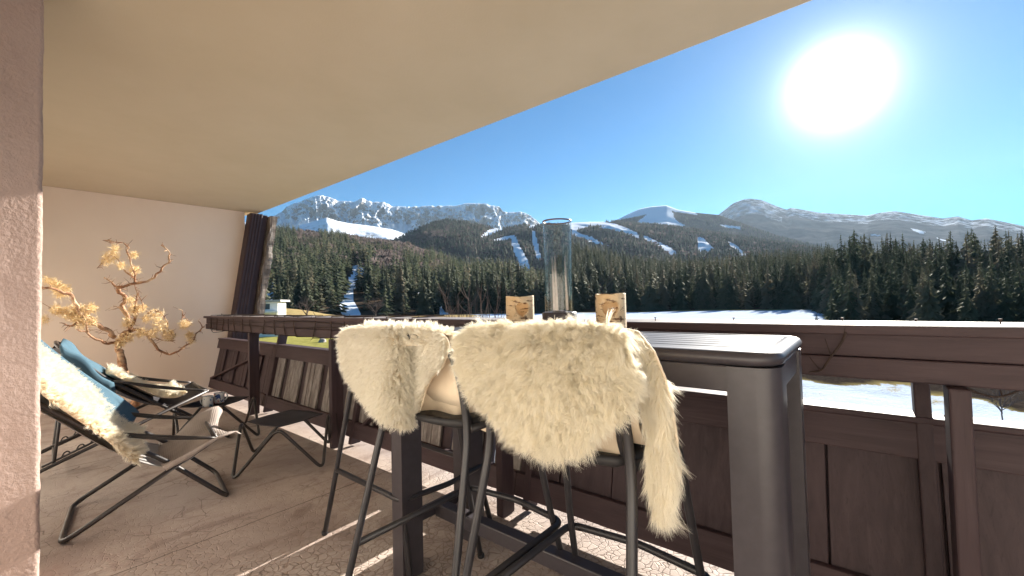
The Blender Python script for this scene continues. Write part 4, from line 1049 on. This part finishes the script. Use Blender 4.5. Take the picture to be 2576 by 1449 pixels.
def hill(name, sil, rb, zb, rows, treeh, mat, amp=.05, p=1.0, fq=.004, step=6, back=.35, pist=(), kind='front', rf=None, snowf=None):
    xs0 = [s[0] for s in sil]; X = np.arange(xs0[0], xs0[-1]+.1, step)
    Yp = np.interp(X, xs0, [s[1] for s in sil]); Rt = np.interp(X, xs0, [s[2] for s in sil])
    nb = 6; V = np.zeros((len(X), rows+1+nb, 3)); sn = np.zeros((len(X), rows+1+nb))
    for i, (x, y, rt) in enumerate(zip(X, Yp, Rt)):
        az, sl_ = azr(x, y, 1); zt = EYE[2]+rt*sl_-treeh; b = rb(x) if callable(rb) else rb
        if kind == 'cliff': zt += 14*fbm((x*.03, 5, 0), 5)
        for j in range(rows+1+nb):
            s = j/rows
            if s <= 1:
                if rf: r = b+(rt-b)*rf(s); z = zb+(zt-zb)*s
                else: r = b+(rt-b)*s; z = zb+(zt-zb)*(s**p)
            else: k = (j-rows)/nb; r = rt*(1+back*k); z = zt-(zt-zb)*k*1.05
            px_, py_ = r*math.sin(az), r*math.cos(az); w = math.sin(math.pi*min(1, s)) if s <= 1 else 0
            n1 = fbm((px_*fq, py_*fq, 1), 5)
            z += (zt-zb)*amp*n1*w
            if kind == 'cliff':
                q_ = Vector((az*34, z*.0032, 3)); rg = 1-abs(mnoise.fractal(q_, .8, 2.2, 6)); rg2 = mnoise.fractal(Vector((az*110, z*.010, 1)), .8, 2.2, 3)
                c = min(1, max(0, (s-.50)/.2))*(1-.75*s**5); dr = (-330*(rg-.75)-70*rg2)*c; px_ += dr*math.sin(az); py_ += dr*math.cos(az)
            V[i, j] = (px_, py_, z)
    nx, ny = V.shape[:2]; P = V.reshape(-1, 3); px_, pyy, _ = proj(P)
    S_ = np.zeros(len(P))
    for poly in pist: S_[inpoly(px_, pyy, poly)] = 1
    if snowf is not None: S_ = np.maximum(S_, snowf(P, px_, pyy))
    idx = np.arange(nx*ny).reshape(nx, ny)
    F = np.stack([idx[:-1, :-1], idx[1:, :-1], idx[1:, 1:], idx[:-1, 1:]], -1).reshape(-1, 4)[:, ::-1]
    o = np_mesh(name, P, F, mat, None, True, {'snow': ('POINT', S_)}); structure(o)
    return V[:, :rows+1], S_.reshape(nx, ny)[:, :rows+1]
def mat_hill(name, floor1, floor2, snowc=(.80, .84, .90), sc=.02, patch=.0):
    m, nt, b, o = new_mat(name); v = coords(nt); a = attr(nt, 'snow'); f = noise_tex(nt, v, sc, 8, .7)
    base = ramp(nt, f, [(.3, floor1), (.7, floor2)])
    k = math_n(nt, 'ADD', math_n(nt, 'ADD', a, patch), math_n(nt, 'MULTIPLY', math_n(nt, 'SUBTRACT', f, .5), .9))
    lk(nt, mixc(nt, ramp(nt, k, [(.45, (0, 0, 0)), (.6, (1, 1, 1))]), base, snowc), b.inputs['Base Color']); b.inputs['Roughness'].default_value = 1; b.inputs['Specular IOR Level'].default_value = 0
    bump(nt, b, f, .6, .4/sc*.02); return m
def mat_rock():
    m, nt, b, o = new_mat('limestone_and_snow'); v = coords(nt); g = N(nt, 'ShaderNodeNewGeometry'); s = N(nt, 'ShaderNodeSeparateXYZ'); lk(nt, g.outputs['Normal'], s.inputs[0])
    vz = coords(nt, (1, 1, .45)); f = noise_tex(nt, vz, .006, 10, .72, .4); f2 = noise_tex(nt, v, .02, 8, .7); big = noise_tex(nt, v, .0016, 4, .6)
    rock = ramp(nt, f2, [(.25, (.20, .19, .185)), (.5, (.33, .31, .295)), (.78, (.46, .43, .41))])
    k = math_n(nt, 'ADD', s.outputs[2], math_n(nt, 'MULTIPLY', math_n(nt, 'SUBTRACT', f, .5), 1.9)); k = math_n(nt, 'ADD', k, math_n(nt, 'MULTIPLY', attr(nt, 'snow'), 1.2))
    k = math_n(nt, 'ADD', k, math_n(nt, 'MULTIPLY', math_n(nt, 'SUBTRACT', big, .5), .6))
    lk(nt, mixc(nt, ramp(nt, k, [(.47, (0, 0, 0)), (.58, (1, 1, 1))]), rock, (.84, .88, .94)), b.inputs['Base Color']); b.inputs['Roughness'].default_value = 1; b.inputs['Specular IOR Level'].default_value = 0
    bump(nt, b, math_n(nt, 'ADD', f, f2), .9, 40); return m
MR = mat_rock()
M2 = mat_hill('forest_floor', (.055, .038, .026), (.10, .072, .05)); M3 = mat_hill('mountain_forest_floor', (.045, .034, .027), (.085, .065, .052), sc=.012)
# far limestone chain
silc = [(560, 575, 5500), (640, 556, 5500)]+[(x, y, 5500) for x, y in Z5((150, 290), (300, 190), (470, 130), (530, 112), (600, 125), (700, 165), (800, 160), (870, 135), (960, 168), (1050, 168), (1130, 205), (1250, 205), (1340, 205), (1500, 195), (1640, 200), (1720, 175), (1850, 180), (1980, 205), (2010, 240), (2150, 250), (2230, 275), (2290, 320), (2330, 370), (2480, 420))]
rfc = lambda s: (s/.42*.62) if s < .42 else (.62+.38*((s-.42)/.58)**.8)
hill('cliff_mountain', silc, 2600, 120, 120, 0, MR, .06, 1, .002, 1.6, .3, (), 'cliff', rfc, lambda P, x, y: np.clip((980-P[:, 2])/220, 0, 1))
MSN = mat_hill('open_snow_slope', (.20, .19, .19), (.33, .31, .30), (.84, .88, .94), sc=.012, patch=.0)
hill('snow_spur', [(640, 588, 4300), (690, 580, 4300), (750, 566, 4300), (790, 557, 4300), (822, 547, 4300), (848, 556, 4300), (880, 562, 4300), (930, 568, 4300), (985, 577, 4300), (1030, 592, 4300), (1060, 606, 4300)], 3000, 300, 40, 0, MSN, .05, 1.0, .004, 3, .3, (), 'front', None, lambda P, x, y: np.full(len(P), .62))
# far ridge under the sun
sil5 = [(1650, 585, 6500), (1740, 560, 6500)]+[(x, y, 6500) for x, y in Zs((970, 178), (1010, 145), (1050, 115), (1100, 96), (1140, 91), (1200, 99), (1260, 124), (1330, 150), (1350, 139), (1420, 150), (1500, 165), (1750, 180), (1820, 165), (1900, 157), (2000, 172), (2150, 195), (2230, 184), (2300, 205), (2380, 195), (2480, 215), (2576, 235))]+[(2760, 585, 6500), (3000, 600, 6500)]
def sn5(P, x, y):
    d = y-np.interp(x, [q[0] for q in sil5], [q[1] for q in sil5]); w = np.where(x < 1970, 52., 34.)
    return np.clip((w-d)/24, 0, .60)
M5 = mat_hill('wooded_far_slope', (.045, .042, .042), (.10, .095, .095), sc=.011, patch=-.12)
hill('far_ridge', sil5, 2700, 60, 90, 0, M5, .05, 1.15, .0028, 5, .3, Z5 and [Zs((1980, 245), (2060, 265), (2040, 275), (1990, 258)), Zs((1740, 275), (1850, 283), (1800, 290)), Zs((2100, 290), (2170, 312), (2150, 315))], snowf=sn5)
# snowy peak with the ski fields
sil4 = [(1480, 575, 3600), (1557, 551, 3600)]+[(x, y, 3700) for x, y in Zs((500, 172), (560, 145), (620, 133), (700, 127), (760, 150), (850, 165), (970, 176))]+[(1870, 562, 3600), (1950, 590, 3400), (2080, 625, 3000)]
M4 = mat_hill('peak_slope', (.05, .042, .036), (.10, .085, .07), sc=.01)
V4, S4 = hill('snow_peak', sil4, 2400, 150, 60, 0, M4, .05, 1.0, .003, 4, .3, SNOW4+PISTE)
sil3 = [(880, 650, 1700), (950, 618, 1800), (997, 597, 1900), (1028, 581, 1950), (1075, 559, 2100), (1125, 548, 2200), (1168, 553, 2200), (1231, 566, 2200), (1262, 571, 2100), (1309, 563, 2200), (1359, 558, 2300), (1437, 555, 2400), (1485, 553, 2500), (1557, 553, 2500), (1650, 562, 2500), (1739, 571, 2500), (1821, 585, 2300), (1902, 597, 2200), (2012, 614, 2000), (2150, 640, 1800), (2300, 665, 1600)]
V3, S3 = hill('forest_mountain', sil3, 950, -8, 80, 12, M3, .10, .85, .0035, 4, .4, PISTE)
sil2 = [(560, 562, 1050), (678, 572, 1000), (740, 572, 1000), (793, 578, 980), (872, 587, 950), (965, 598, 900), (1028, 609, 850), (1090, 634, 750), (1137, 650, 650), (1168, 664, 560), (1231, 666, 480), (1293, 672, 430), (1340, 692, 400), (1390, 720, 380), (1450, 755, 360)]
V2_, S2 = hill('near_hill', sil2, 205, -5.6, 60, 14, M2, .05, 1.0, .008, 6, .4, P2)
sil6 = [(1350, 690, 480), (1395, 640, 560), (1437, 600, 650), (1533, 622, 600), (1610, 637, 550), (1701, 640, 520), (1821, 636, 480), (1945, 624, 440), (2060, 621, 400), (2156, 626, 380), (2252, 630, 345), (2329, 624, 320), (2396, 622, 300), (2477, 618, 290), (2576, 620, 280), (2760, 612, 280), (3100, 612, 280)]
V6, S6 = hill('wooded_slope', sil6, lambda x: 205 if x < 2030 else 205-118*min(1, (x-2030)/90), -5.6, 40, 19, M2, .04, 1.0, .01, 8, .5)

# ------------------------------------------------------------------ trees
def mat_leaf(name, c1, c2, c3=None, rough=.8):
    m, nt, b, o = new_mat(name); r = attr(nt, 'rnd'); oi = N(nt, 'ShaderNodeObjectInfo')
    k = math_n(nt, 'FRACT', math_n(nt, 'ADD', r, oi.outputs['Random']))
    col = ramp(nt, k, [(.0, c1), (.6, c2), (1.0, c3 or c2)]); lk(nt, col, b.inputs['Base Color']); b.inputs['Roughness'].default_value = rough; b.inputs['Specular IOR Level'].default_value = .2
    t = N(nt, 'ShaderNodeBsdfTranslucent'); lk(nt, col, t.inputs['Color']); mx = N(nt, 'ShaderNodeMixShader'); mx.inputs[0].default_value = .42
    lk(nt, b.outputs[0], mx.inputs[1]); lk(nt, t.outputs[0], mx.inputs[2]); lk(nt, mx.outputs[0], o.inputs[0]); return m
MT['conifer'] = mat_leaf('conifer_needles', (.050, .064, .040), (.088, .102, .062), (.155, .136, .092))
MT['brush'] = mat_leaf('leafless_twigs', (.105, .082, .078), (.15, .120, .112), (.19, .15, .135))
MT['trunk'] = mat_noise('tree_bark', (.06, .045, .035), (.12, .09, .07), 3, .9, 0, .5)
g = np.random.default_rng(23)
def conifer(tiers, per, detail, seed):
    """unit-height tree: whorls of drooping, ragged boughs"""
    g = np.random.default_rng(seed); V = []; F = []; fat = .85+.3*g.random()
    for t in range(tiers):
        h = .06+.93*(t/(tiers-.6))**.95; L = (.20*(1-h)**.85*(1+.22*g.normal())+.006)*fat; n = max(3, int(per*(1-h*.62)))
        off = g.random()*6.28
        for k in range(n):
            a = off+6.283*k/n+g.normal(0, .3); l = max(.008, L*(.5+.65*g.random())); rise = .18*h-.05
            c, s = math.cos(a), math.sin(a); w = l*(.26+.2*g.random()); z0 = h+g.normal(0, .008)
            if detail >= 2:
                o = len(V); e1 = (c*l*.55, s*l*.55, z0+rise*l*1.2-.10*l); e2 = (c*l, s*l, z0+rise*l-.42*l)
                V += [(0, 0, z0+.012), (e1[0]-s*w*.6, e1[1]+c*w*.6, e1[2]-.22*l), (e1[0]+s*w*.6, e1[1]-c*w*.6, e1[2]-.22*l), e1, e2,
                      (c*l*.8-s*w*.5, s*l*.8+c*w*.5, e2[2]-.16*l), (c*l*.8+s*w*.5, s*l*.8-c*w*.5, e2[2]-.14*l), (c*l*.5, s*l*.5, e1[2]-.48*l-.012)]
                F += [(o, o+1, o+3), (o, o+3, o+2), (o+3, o+1, o+5), (o+3, o+5, o+4), (o+3, o+6, o+2), (o+3, o+4, o+6), (o+1, o+7, o+3), (o+3, o+7, o+2)]
            else:
                dz = -.4*l; o = len(V); V += [(0, 0, z0+.03), (c*l-s*w*1.3, s*l+c*w*1.3, z0+dz-.02), (c*l*1.1+s*w*1.3, s*l*1.1-c*w*1.3, z0+dz*.8)]; F += [(o, o+1, o+2)]
    o = len(V); V += [(.006, 0, .93), (-.004, .005, .93), (-.004, -.005, .93), (0, 0, 1.03)]; F += [(o, o+1, o+3), (o+1, o+2, o+3), (o+2, o, o+3)]
    return np.array(V), np.array(F)
def lowcone(seed):
    g = np.random.default_rng(seed); V = []; F = []
    for t in range(4):
        h = .08+.23*t; L = .21*(1-h)**.8; n = 6
        o = len(V); V.append((0, 0, min(1, h+.42))); 
        for k in range(n):
            a = 6.283*(k+.5*t)/n; l = L*(.65+.6*g.random()); V.append((l*math.cos(a), l*math.sin(a), h-.03*g.random()))
        for k in range(n): F.append((o, o+1+k, o+1+(k+1) % n))
    return np.array(V), np.array(F)
def fuzz(seed, n=34):
    """leafless tree: fan of fine twigs in a rounded crown"""
    g = np.random.default_rng(seed); V = []; F = []
    for k in range(n):
        d = g.normal(0, 1, 3); d /= np.linalg.norm(d); d[2] = abs(d[2])*.8+.1
        a = np.array([d[0]*.08, d[1]*.08, .25+.25*g.random()]); b = np.array([d[0]*.34, d[1]*.34, .42+d[2]*.55]); s = np.cross(b-a, g.normal(0, 1, 3)); s = s/np.linalg.norm(s)*.035
        o = len(V); V += [a, b+s, b-s+np.array([0, 0, .03])]; F += [(o, o+1, o+2)]
    o = len(V); V += [(.012, 0, 0), (-.012, 0, 0), (0, 0, .6)]; F += [(o, o+1, o+2)]
    return np.array(V), np.array(F)
def merged(name, bases, pos, hgt, wid, mat):
    Vs = []; Fs = []; R_ = []; o = 0; g = np.random.default_rng(len(pos)); which = g.integers(0, len(bases), len(pos)); ang = g.random(len(pos))*6.283; rv = g.random(len(pos))
    for b, (BV, BF) in enumerate(bases):
        sel = np.where(which == b)[0]
        if len(sel) == 0: continue
        c, s = np.cos(ang[sel])[:, None], np.sin(ang[sel])[:, None]; h = hgt[sel][:, None]; w = h*wid[sel][:, None]
        X = (BV[None, :, 0]*c-BV[None, :, 1]*s)*w; Y = (BV[None, :, 0]*s+BV[None, :, 1]*c)*w; Z = BV[None, :, 2]*h
        P = np.stack([X, Y, Z], -1)+pos[sel][:, None, :]; Vs.append(P.reshape(-1, 3))
        Fs.append((BF[None]+(np.arange(len(sel))*len(BV))[:, None, None]+o).reshape(-1, 3)); R_.append(np.repeat(rv[sel], len(BV))); o += len(sel)*len(BV)
    return np_mesh(name, np.concatenate(Vs), np.concatenate(Fs), mat, None, False, {'rnd': ('POINT', np.concatenate(R_))})
def scatter(V, S_, n, seed, smin=0, smax=1.0, polys=()):
    g = np.random.default_rng(seed); nx, ny = V.shape[:2]; rr = np.hypot(V[:, :, 0], V[:, :, 1]); out = []
    rmax = rr.max()
    while len(out) < n:
        m = n*2; u, s = g.random(m)*(nx-1.001), (smin+(smax-smin)*g.random(m))*(ny-1.001); i, j = u.astype(int), s.astype(int); fu, fs_ = (u-i)[:, None], (s-j)[:, None]
        P = V[i, j]*(1-fu)*(1-fs_)+V[i+1, j]*fu*(1-fs_)+V[i, j+1]*(1-fu)*fs_+V[i+1, j+1]*fu*fs_
        ok = g.random(m) < np.hypot(P[:, 0], P[:, 1])/rmax
        ok &= S_[i, j]+S_[i+1, j+1]+S_[i+1, j]+S_[i, j+1] < .6
        x, y, z = proj(P)
        for pl_ in polys: ok &= ~inpoly(x, y, pl_)
        out += list(P[ok])
    return np.array(out[:n])
lod0 = [conifer(30, 11, 2, s) for s in (1, 2, 3, 4, 5)]; lod1 = [conifer(11, 8, 1, s) for s in (11, 12, 13, 14)]; lod2 = [lowcone(s) for s in (21, 22, 23)]
fz = [fuzz(s) for s in (31, 32, 33)]
# pools
T6 = scatter(V6, S6, 2600, 61); T2 = scatter(V2_, S2, 5600, 62, 0, 1, P2); T3 = scatter(V3, S3, 15000, 63, 0.1, 1.0, PISTE); T4 = scatter(V4, S4, 2200, 64, .1, .97, PISTE+SNOW4)
BROWN = [Z5((330, 415), (520, 400), (540, 510), (350, 530)), Z5((720, 450), (1000, 455), (1150, 470), (1290, 515), (1440, 590), (1330, 660), (1100, 560), (880, 560)), Z5((950, 610), (1180, 600), (1230, 760), (960, 770)), Z5((1160, 440), (1560, 390), (1560, 450), (1300, 500)), Z5((1450, 560), (1600, 600), (1600, 680), (1480, 640))]
def brown(P, pr, seed):
    g = np.random.default_rng(seed); x, y, _ = proj(P); m = np.zeros(len(P), bool)
    for pl_ in BROWN: m |= inpoly(x, y-6, pl_)
    return (m & (g.random(len(P)) < pr)) | ((g.random(len(P)) < .12) & (np.hypot(P[:, 0], P[:, 1]) > 380))
b2 = brown(T2, .95, 1); b3 = brown(T3, .7, 2)
B2, T2 = T2[b2], T2[~b2]; B3, T3 = T3[b3], T3[~b3]
H6 = g.normal(16.5, 3.6, len(T6)).clip(7, 22.5); d6 = np.hypot(T6[:, 0], T6[:, 1]); H6 = H6*np.clip((d6-60)/130, .55, 1); H2 = g.normal(17, 4, len(T2)).clip(6, 26); H3 = g.normal(14.5, 3, len(T3)).clip(7, 22); H4 = g.normal(12, 3, len(T4)).clip(5, 18)
near_ = np.concatenate([T6, T2]); nh = np.concatenate([H6, H2]); src = np.concatenate([np.zeros(len(T6)), np.ones(len(T2))])
x, y, z = proj(near_); vis = (z > 0) & (x > 650) & (x < 2590)
score = np.where(vis, nh/np.hypot(near_[:, 0], near_[:, 1]), 0); top = np.argsort(-score)[:262]
ind = np.zeros(len(near_), bool); ind[top] = True
proto = []
for k, (BV, BF) in enumerate(lod0):
    t = thing('fir_tree', 'dark conifer in the front row of the forest across the snow field', 'tree', (0, 0, -100), 0, 'conifers along the forest edge')
    np_mesh('crown', BV, BF, MT['conifer'], t, False, {'rnd': ('POINT', np.full(len(BV), .1*k))})
    MB().tube([(0, 0, -.03), (0.001, 0, .45), (0, 0, .93)], [.013, .009, .003], 7).build('trunk', MT['trunk'], t)
    proto.append(t)
used = [False]*5
for q_, i in enumerate(top):
    k = q_ % 5
    o = proto[k] if not used[k] else copy_tree(proto[k]); used[k] = True
    left = src[i] == 1
    o['label'] = 'dark conifer at the foot of the wooded hill beyond the meadow' if left else 'dark conifer in the front row of the forest across the snow field'
    o['group'] = 'conifers at the foot of the left hill' if left else 'conifers along the forest edge'
    o.location = near_[i]; h = nh[i]; w = h*random.uniform(.85, 1.15); o.scale = (w, w, h); o.rotation_euler.z = random.random()*6.28
def stuffwood(name, label, cat, bases, P, Hh, wlo, whi, mat):
    o = merged(name, bases, P, Hh, wlo+(whi-wlo)*np.random.default_rng(1).random(len(P)), mat); return tag(o, label, cat, None, 'stuff')
r6 = ~ind[:len(T6)]; r2 = ~ind[len(T6):]
stuffwood('forest', 'dense dark conifer forest rising behind the snow field at the right', 'forest', [conifer(17, 8, 2, s) for s in (6, 7, 8)], T6[r6], H6[r6], .9, 1.2, MT['conifer'])
stuffwood('forest', 'dark conifer forest covering the nearer hill at the left', 'forest', lod1, T2[r2], H2[r2], .95, 1.3, MT['conifer'])
stuffwood('forest', 'distant conifer forest on the mountain with the ski runs', 'forest', lod2, T3, H3, 1.1, 1.5, MT['conifer'])
stuffwood('forest', 'sparse far trees below the snowy peak', 'forest', lod2, T4, H4, 1.2, 1.7, MT['conifer'])
stuffwood('leafless_wood', 'brown purple leafless wood on the nearer hill', 'wood', fz, B2, g.normal(12, 2, len(B2)).clip(7, 17), 1.2, 1.6, MT['brush'])
stuffwood('leafless_wood', 'brown leafless wood on the mountain with the ski runs', 'wood', fz, B3, g.normal(12, 2, len(B3)).clip(7, 17), 1.3, 1.8, MT['brush'])
# young firs standing alone before the forest
def lone(label, x, y, r, h, k):
    o = copy_tree(proto[k]); p = pdist(x, y, r); o['label'] = label; o['group'] = 'young firs on the snow field'; o.location = (p[0], p[1], ground_z(math.atan2(p[0], p[1]), r)-.1); o.scale = (h*1.5, h*1.5, h); o.rotation_euler.z = k
lone('small young fir standing alone on the snow before the forest', 2093, 790, 100, 6.2, 1)
lone('tiny young fir at the edge of the snow field left of the small fir', 2054, 790, 100, 2.4, 2)
# leafless trees and shrubs
def bare(name, label, cat, loc, h, spread, n0, seed, r0, lev=4, mat='brush', up=.5, crown_only=False):
    rnd = random.Random(seed); tr = MB(); cr = MB()
    def grow(p, d, l, r, k):
        q1 = p+d*l*.5+Vector((rnd.gauss(0, .05), rnd.gauss(0, .05), rnd.gauss(0, .03)))*l; q2 = p+d*l
        (tr if k == lev else cr).tube([p, q1, q2], [r, r*.85, r*.7], 5 if k > 1 else 3)
        if k == 0: return
        for _ in range(rnd.choice((2, 3, 3)) if k < lev else n0):
            nd = (d+Vector((rnd.gauss(0, spread), rnd.gauss(0, spread), rnd.gauss(up*.3, .25)))).normalized(); grow(q2 if k < lev else p+d*l*rnd.uniform(.5, 1), nd, l*rnd.uniform(.55, .85), r*.6, k-1)
    grow(Vector((0, 0, 0)), Vector((0, 0, 1)), h*.30, r0, lev)
    t = thing(name, label, cat, loc); tr.build('trunk', MT['trunk'], t); cr.build('twigs', MT[mat], t); return t
def gp(x, y, r): p = pdist(x, y, r); a = math.atan2(p[0], p[1]); return (p[0], p[1], ground_z(a, r)-.05)
bare('leafless_tree', 'leafless tree standing on the dry hillock left of the ski run', 'tree', gp(772, 795, 118), 7.4, .55, 6, 3, .16, 5)
bare('leafless_bush', 'rounded brown leafless bush beside the bottom of the ski run', 'bush', gp(945, 800, 150), 9.0, .75, 9, 4, .16, 5)
bare('leafless_shrub', 'tall bare shrub rising just behind the railing near the birch holders', 'shrub', gp(1195, 800, 20), 7.6, .38, 11, 9, .07, 4, 'twiglit', .9)  if False else None
MT['twiglit'] = mat_leaf('pale_bare_twigs', (.20, .13, .10), (.26, .18, .14), (.30, .22, .17))
sh = MB(); rnd = random.Random(4)
base = Vector(gp(1190, 800, 17))
for k in range(46):
    a = rnd.uniform(-1, 1); p0 = Vector((rnd.gauss(0, .25), rnd.gauss(0, .25), 0)); d = Vector((rnd.gauss(0, .07)+p0.x*.2, rnd.gauss(0, .07)+p0.y*.2, 1)).normalized(); L_ = rnd.uniform(4.9, 6.6)
    P = [p0+d*L_*t_/6+Vector((rnd.gauss(0, .06), rnd.gauss(0, .06), 0)) for t_ in range(7)]; sh.tube(P, [.03*(1-t_/8) for t_ in range(7)], 5)
    for t_ in range(3, 7):
        for _ in range(2):
            e = (d+Vector((rnd.gauss(0, .6), rnd.gauss(0, .6), rnd.uniform(0, .4)))).normalized(); sh.tube([P[t_], P[t_]+e*.25, P[t_]+e*.5+Vector((0, 0, .12))], [.012, .008, .004], 4)
so_ = sh.build('leafless_shrub', MT['twiglit']); so_.location = base
tag(so_, 'tall bare shrub rising just behind the railing left of the birch holders', 'shrub')
for k, (x, y, r, h) in enumerate(((2520, 1010, 30, 2.6), (2330, 950, 43, 1.6), (2190, 942, 45, 1.3), (2120, 950, 44, 1.0))):
    bare('snow_shrub', ('bare brown shrub on the patchy snow at the far right', 'bare shrub on the snow seen under the handrail beside the double post', 'low bare shrub on the snow seen under the handrail', 'lowest bare shrub on the snow close to the table corner')[k], 'shrub', gp(x, y, r), h, .7, 10, 60+k, .03, 4, 'brush')
# house, hut, stone, ski lift
MT['white'] = mat_plaster('white_render', (.74, .73, .70), (.80, .79, .76), 4, .1, .01)
MT['roof'] = mat_noise('grey_roof', (.30, .29, .28), (.42, .41, .40), 3, .7, 0, .2)
MT['dark'] = mat_noise('dark_window', (.03, .035, .04), (.05, .055, .06), 3, .2, 0, 0)
hp = gp(650, 800, 92); hs = thing('house', 'low white house with a flat roof and balcony below the dry hillock', 'house', hp, math.radians(55))
MB().box(-4, 4, -3, 3, -1, 6.2).build('wall', MT['white'], hs, bevel=.02)
MB().box(-4.6, 4.6, -3.7, 3.7, 6.22, 6.6).build('roof', MT['roof'], hs, bevel=.03)
MB().box(-4.4, 4.4, -4.6, -3.01, 4.3, 4.55).build('balcony_slab', MT['white'], hs, bevel=.02)
m = MB()
for k in range(9): m.box(-4.3+k*1.05, -4.2+k*1.05, -4.55, -4.45, 3.2, 4.3)
m.build('balcony_posts', MT['white'], hs)
for k in range(3):
    x0, x1 = -3.2+k*2.3, -1.9+k*2.3
    wf = MB().box(x0-.1, x1+.1, -3.05, -2.99, 4.8, 4.9).box(x0-.1, x1+.1, -3.05, -2.99, 5.9, 6.0).box(x0-.1, x0, -3.05, -2.99, 4.9, 5.9).box(x1, x1+.1, -3.05, -2.99, 4.9, 5.9).build('window', MT['white'], hs)
    MB().box(x0, x1, -3.03, -2.98, 4.9, 5.9).build('pane', MT['dark'], wf)
p = pdist(690, 722, 330); hut = thing('chalet', 'small chalet with a snow covered roof among the conifers at the left', 'chalet', (p[0], p[1], p[2]-1.5), math.radians(40))
MB().box(-4, 4, -3, 3, -8, 2.5).build('wall', MT['woodz'], hut)
MB().add([(-4.8, -4, 2.2), (4.8, -4, 2.2), (4.8, 0, 4.6), (-4.8, 0, 4.6), (-4.8, 4, 2.2), (4.8, 4, 2.2)], [(0, 1, 2, 3), (3, 2, 5, 4)]).build('roof', mat_noise('roof_snow', (.8, .83, .88), (.84, .86, .9), 1, .8), hut, solid=.5)
def stone(label, loc, s, seed):
    bm = bmesh.new(); bmesh.ops.create_icosphere(bm, subdivisions=3, radius=1)
    for v in bm.verts:
        k = 1+.22*mnoise.noise(v.co*1.6+Vector((seed, 0, 0))); v.co = Vector((v.co.x*s*.8*k, v.co.y*s*.8*k, max(-.3, v.co.z)*s*1.05*k))
    me = bpy.data.meshes.new('boulder'); bm.to_mesh(me); bm.free(); me.materials.append(mat_noise('grey_stone', (.20, .18, .17), (.36, .33, .31), 1.5, .9, 0, .5)); o = link(bpy.data.objects.new('boulder', me)); o.location = loc
    tag(o, label, 'boulder')
stone('grey boulder lying on the green meadow seen under the handrail', gp(811, 866, 76), .75, 2)
p = pdist(1373, 563, 2310); ly = thing('ski_lift_pylon', 'tiny ski lift pylon on the snowy ridge left of the lantern', 'pylon', (p[0], p[1], p[2]-8))
MB().tube([(0, 0, 0), (0, 0, 18)], .8, 8).build('mast', MT['metal'], ly); MB().box(-5, 5, -.4, .4, 18, 18.8).build('crossarm', MT['metal'], ly)
# ------------------------------------------------------------------ air
HAZE = 0.000026
hz = MB().box(-7600, 7600, -2000, 8200, -14.0, 1650).build('haze', None); tag(hz, None, None, None, 'stuff')
hm = bpy.data.materials.new('haze_air'); hm.use_nodes = True; n_ = hm.node_tree; n_.nodes.clear()
ho = N(n_, 'ShaderNodeOutputMaterial'); pv = N(n_, 'ShaderNodeVolumePrincipled'); pv.inputs['Density'].default_value = HAZE; pv.inputs['Color'].default_value = (.62, .80, 1.0, 1); pv.inputs['Anisotropy'].default_value = .25
n_.links.new(pv.outputs[0], ho.inputs['Volume']); hz.data.materials.append(hm)
